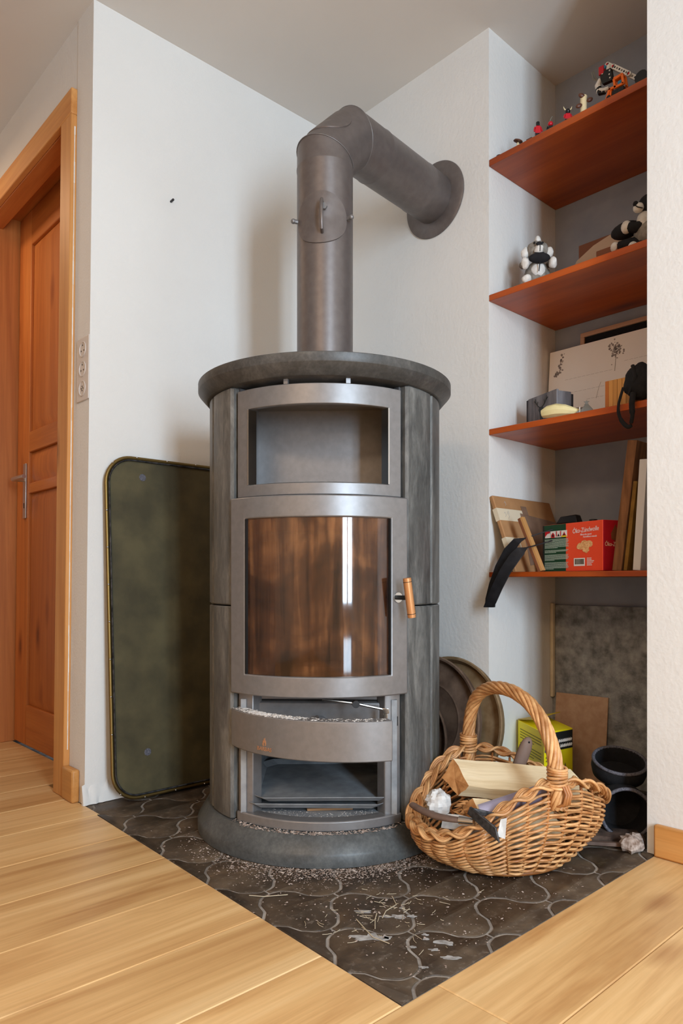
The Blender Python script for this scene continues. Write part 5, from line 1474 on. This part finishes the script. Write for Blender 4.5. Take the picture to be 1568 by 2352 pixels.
build('flame_picture', M().prism([(.030,.085),(.045,.080),(.055,.095),(.050,.112),(.044,.125),(.036,.112),(.028,.100)], 0, .0003).xf(sdm), MT['stick_dark'], t, 0, world=True)
# camera on the shelf behind the carton: only its top and strap show
t = thing('camera', 'black camera behind the red carton with its strap hanging over the shelf edge', 'camera', (1.96, 1.10, S4), 0)
build('camera_body', M().box(1.990,1.04,S4,2.030,1.183,S4+.150), MT['black_plastic'], t, .008, world=True)
build('camera_hump', M().loft([[(1.988,1.105,S4+.150),(2.026,1.105,S4+.150),(2.026,1.178,S4+.150),(1.988,1.178,S4+.150)],[(1.994,1.112,S4+.176),(2.020,1.112,S4+.176),(2.020,1.166,S4+.172),(1.994,1.166,S4+.172)]]), MT['black_plastic'], t, .003, world=True)
build('camera_dial', M().tube([(2.005,1.062,S4+.150),(2.005,1.062,S4+.158)], .012, 16), MT['black_plastic'], t, .001, world=True)
def strap_band(path, w, th, name):
    rings = []; n = len(path)
    for i, (p, wd) in enumerate(path):
        p = Vector(p); q = Vector(path[min(i+1,n-1)][0])-Vector(path[max(i-1,0)][0]); q.normalize()
        a = Vector(wd).normalized(); nn = q.cross(a).normalized()
        ww_ = w[i] if isinstance(w, list) else w
        rings.append([p+a*ww_+nn*th, p-a*ww_+nn*th, p-a*ww_-nn*th, p+a*ww_-nn*th])
    return build(name, M().loft(rings), MT['strap'], t, .0006, world=True)
yl = (.15,-.95,.05)
s1 = [((1.860,1.105,S4+.125),yl),((1.800,1.165,S4+.098),yl),((1.772,1.176,S4+.088),(0,.75,.6)),((1.768,1.200,S4+.060),(0,.85,.45)),((1.766,1.228,S4+.012),(0,.9,.35)),((1.766,1.250,S4-.040),(0,.95,.25)),((1.765,1.262,S4-.082),(0,1,.10)),((1.757,1.258,S4-.1035),(0,1,.02)),((1.744,1.254,S4-.104),(0,1,-.02))]
s2 = [((1.744,1.254,S4-.104),(0,1,-.02)),((1.737,1.240,S4-.088),(0,1,.15)),((1.737,1.218,S4-.045),(0,.95,.28)),((1.742,1.192,S4+.004),(0,.92,.38)),((1.752,1.168,S4+.042),(0,.88,.46)),((1.762,1.155,S4+.060),(0,.8,.6)),((1.775,1.145,S4+.068),yl),((1.862,1.108,S4+.092),yl)]
strap_band(s1, [.002,.003,.012,.017,.018,.018,.018,.018,.018], .0014, 'strap')
strap_band(s2, [.018,.018,.018,.018,.018,.015,.004,.003], .0014, 'strap')
# leaning boards at the right end
def leaning(name, label, yb, yt, h, th, x0, x1, mat):
    d = Vector((0, yt-yb, h)).normalized(); Mx = frame_mat((x0, yb, S4+.0008), (1,0,0), d)
    m = M().box(0,0,0,x1-x0,h,th)
    # z axis of this frame points to -y or +y: keep the board on the right of its left edge
    m.xf(Mx)
    return tag(build(name, m, MT[mat], None, .0012), label, 'board', 'boards at the right end of the lowest shelf')
leaning('board', 'tall rough brown board leaning right of the red carton', .901, .858, .341, .025, 1.800, 1.96, 'board_brown')
leaning('board', 'short ochre board between the brown board and the white slab', .871, .844, .232, .010, 1.802, 1.95, 'ochre')
leaning('board', 'glossy white slab standing at the right end of the lowest shelf', .845, .827, .285, .020, 1.800, 1.98, 'white_slab')
tag(build('grey_card', M().box(2.02,.90,S4,2.03,.995,S4+.150), MT['tan_card'], None, .001), 'pale grey card behind the red carton', 'card')
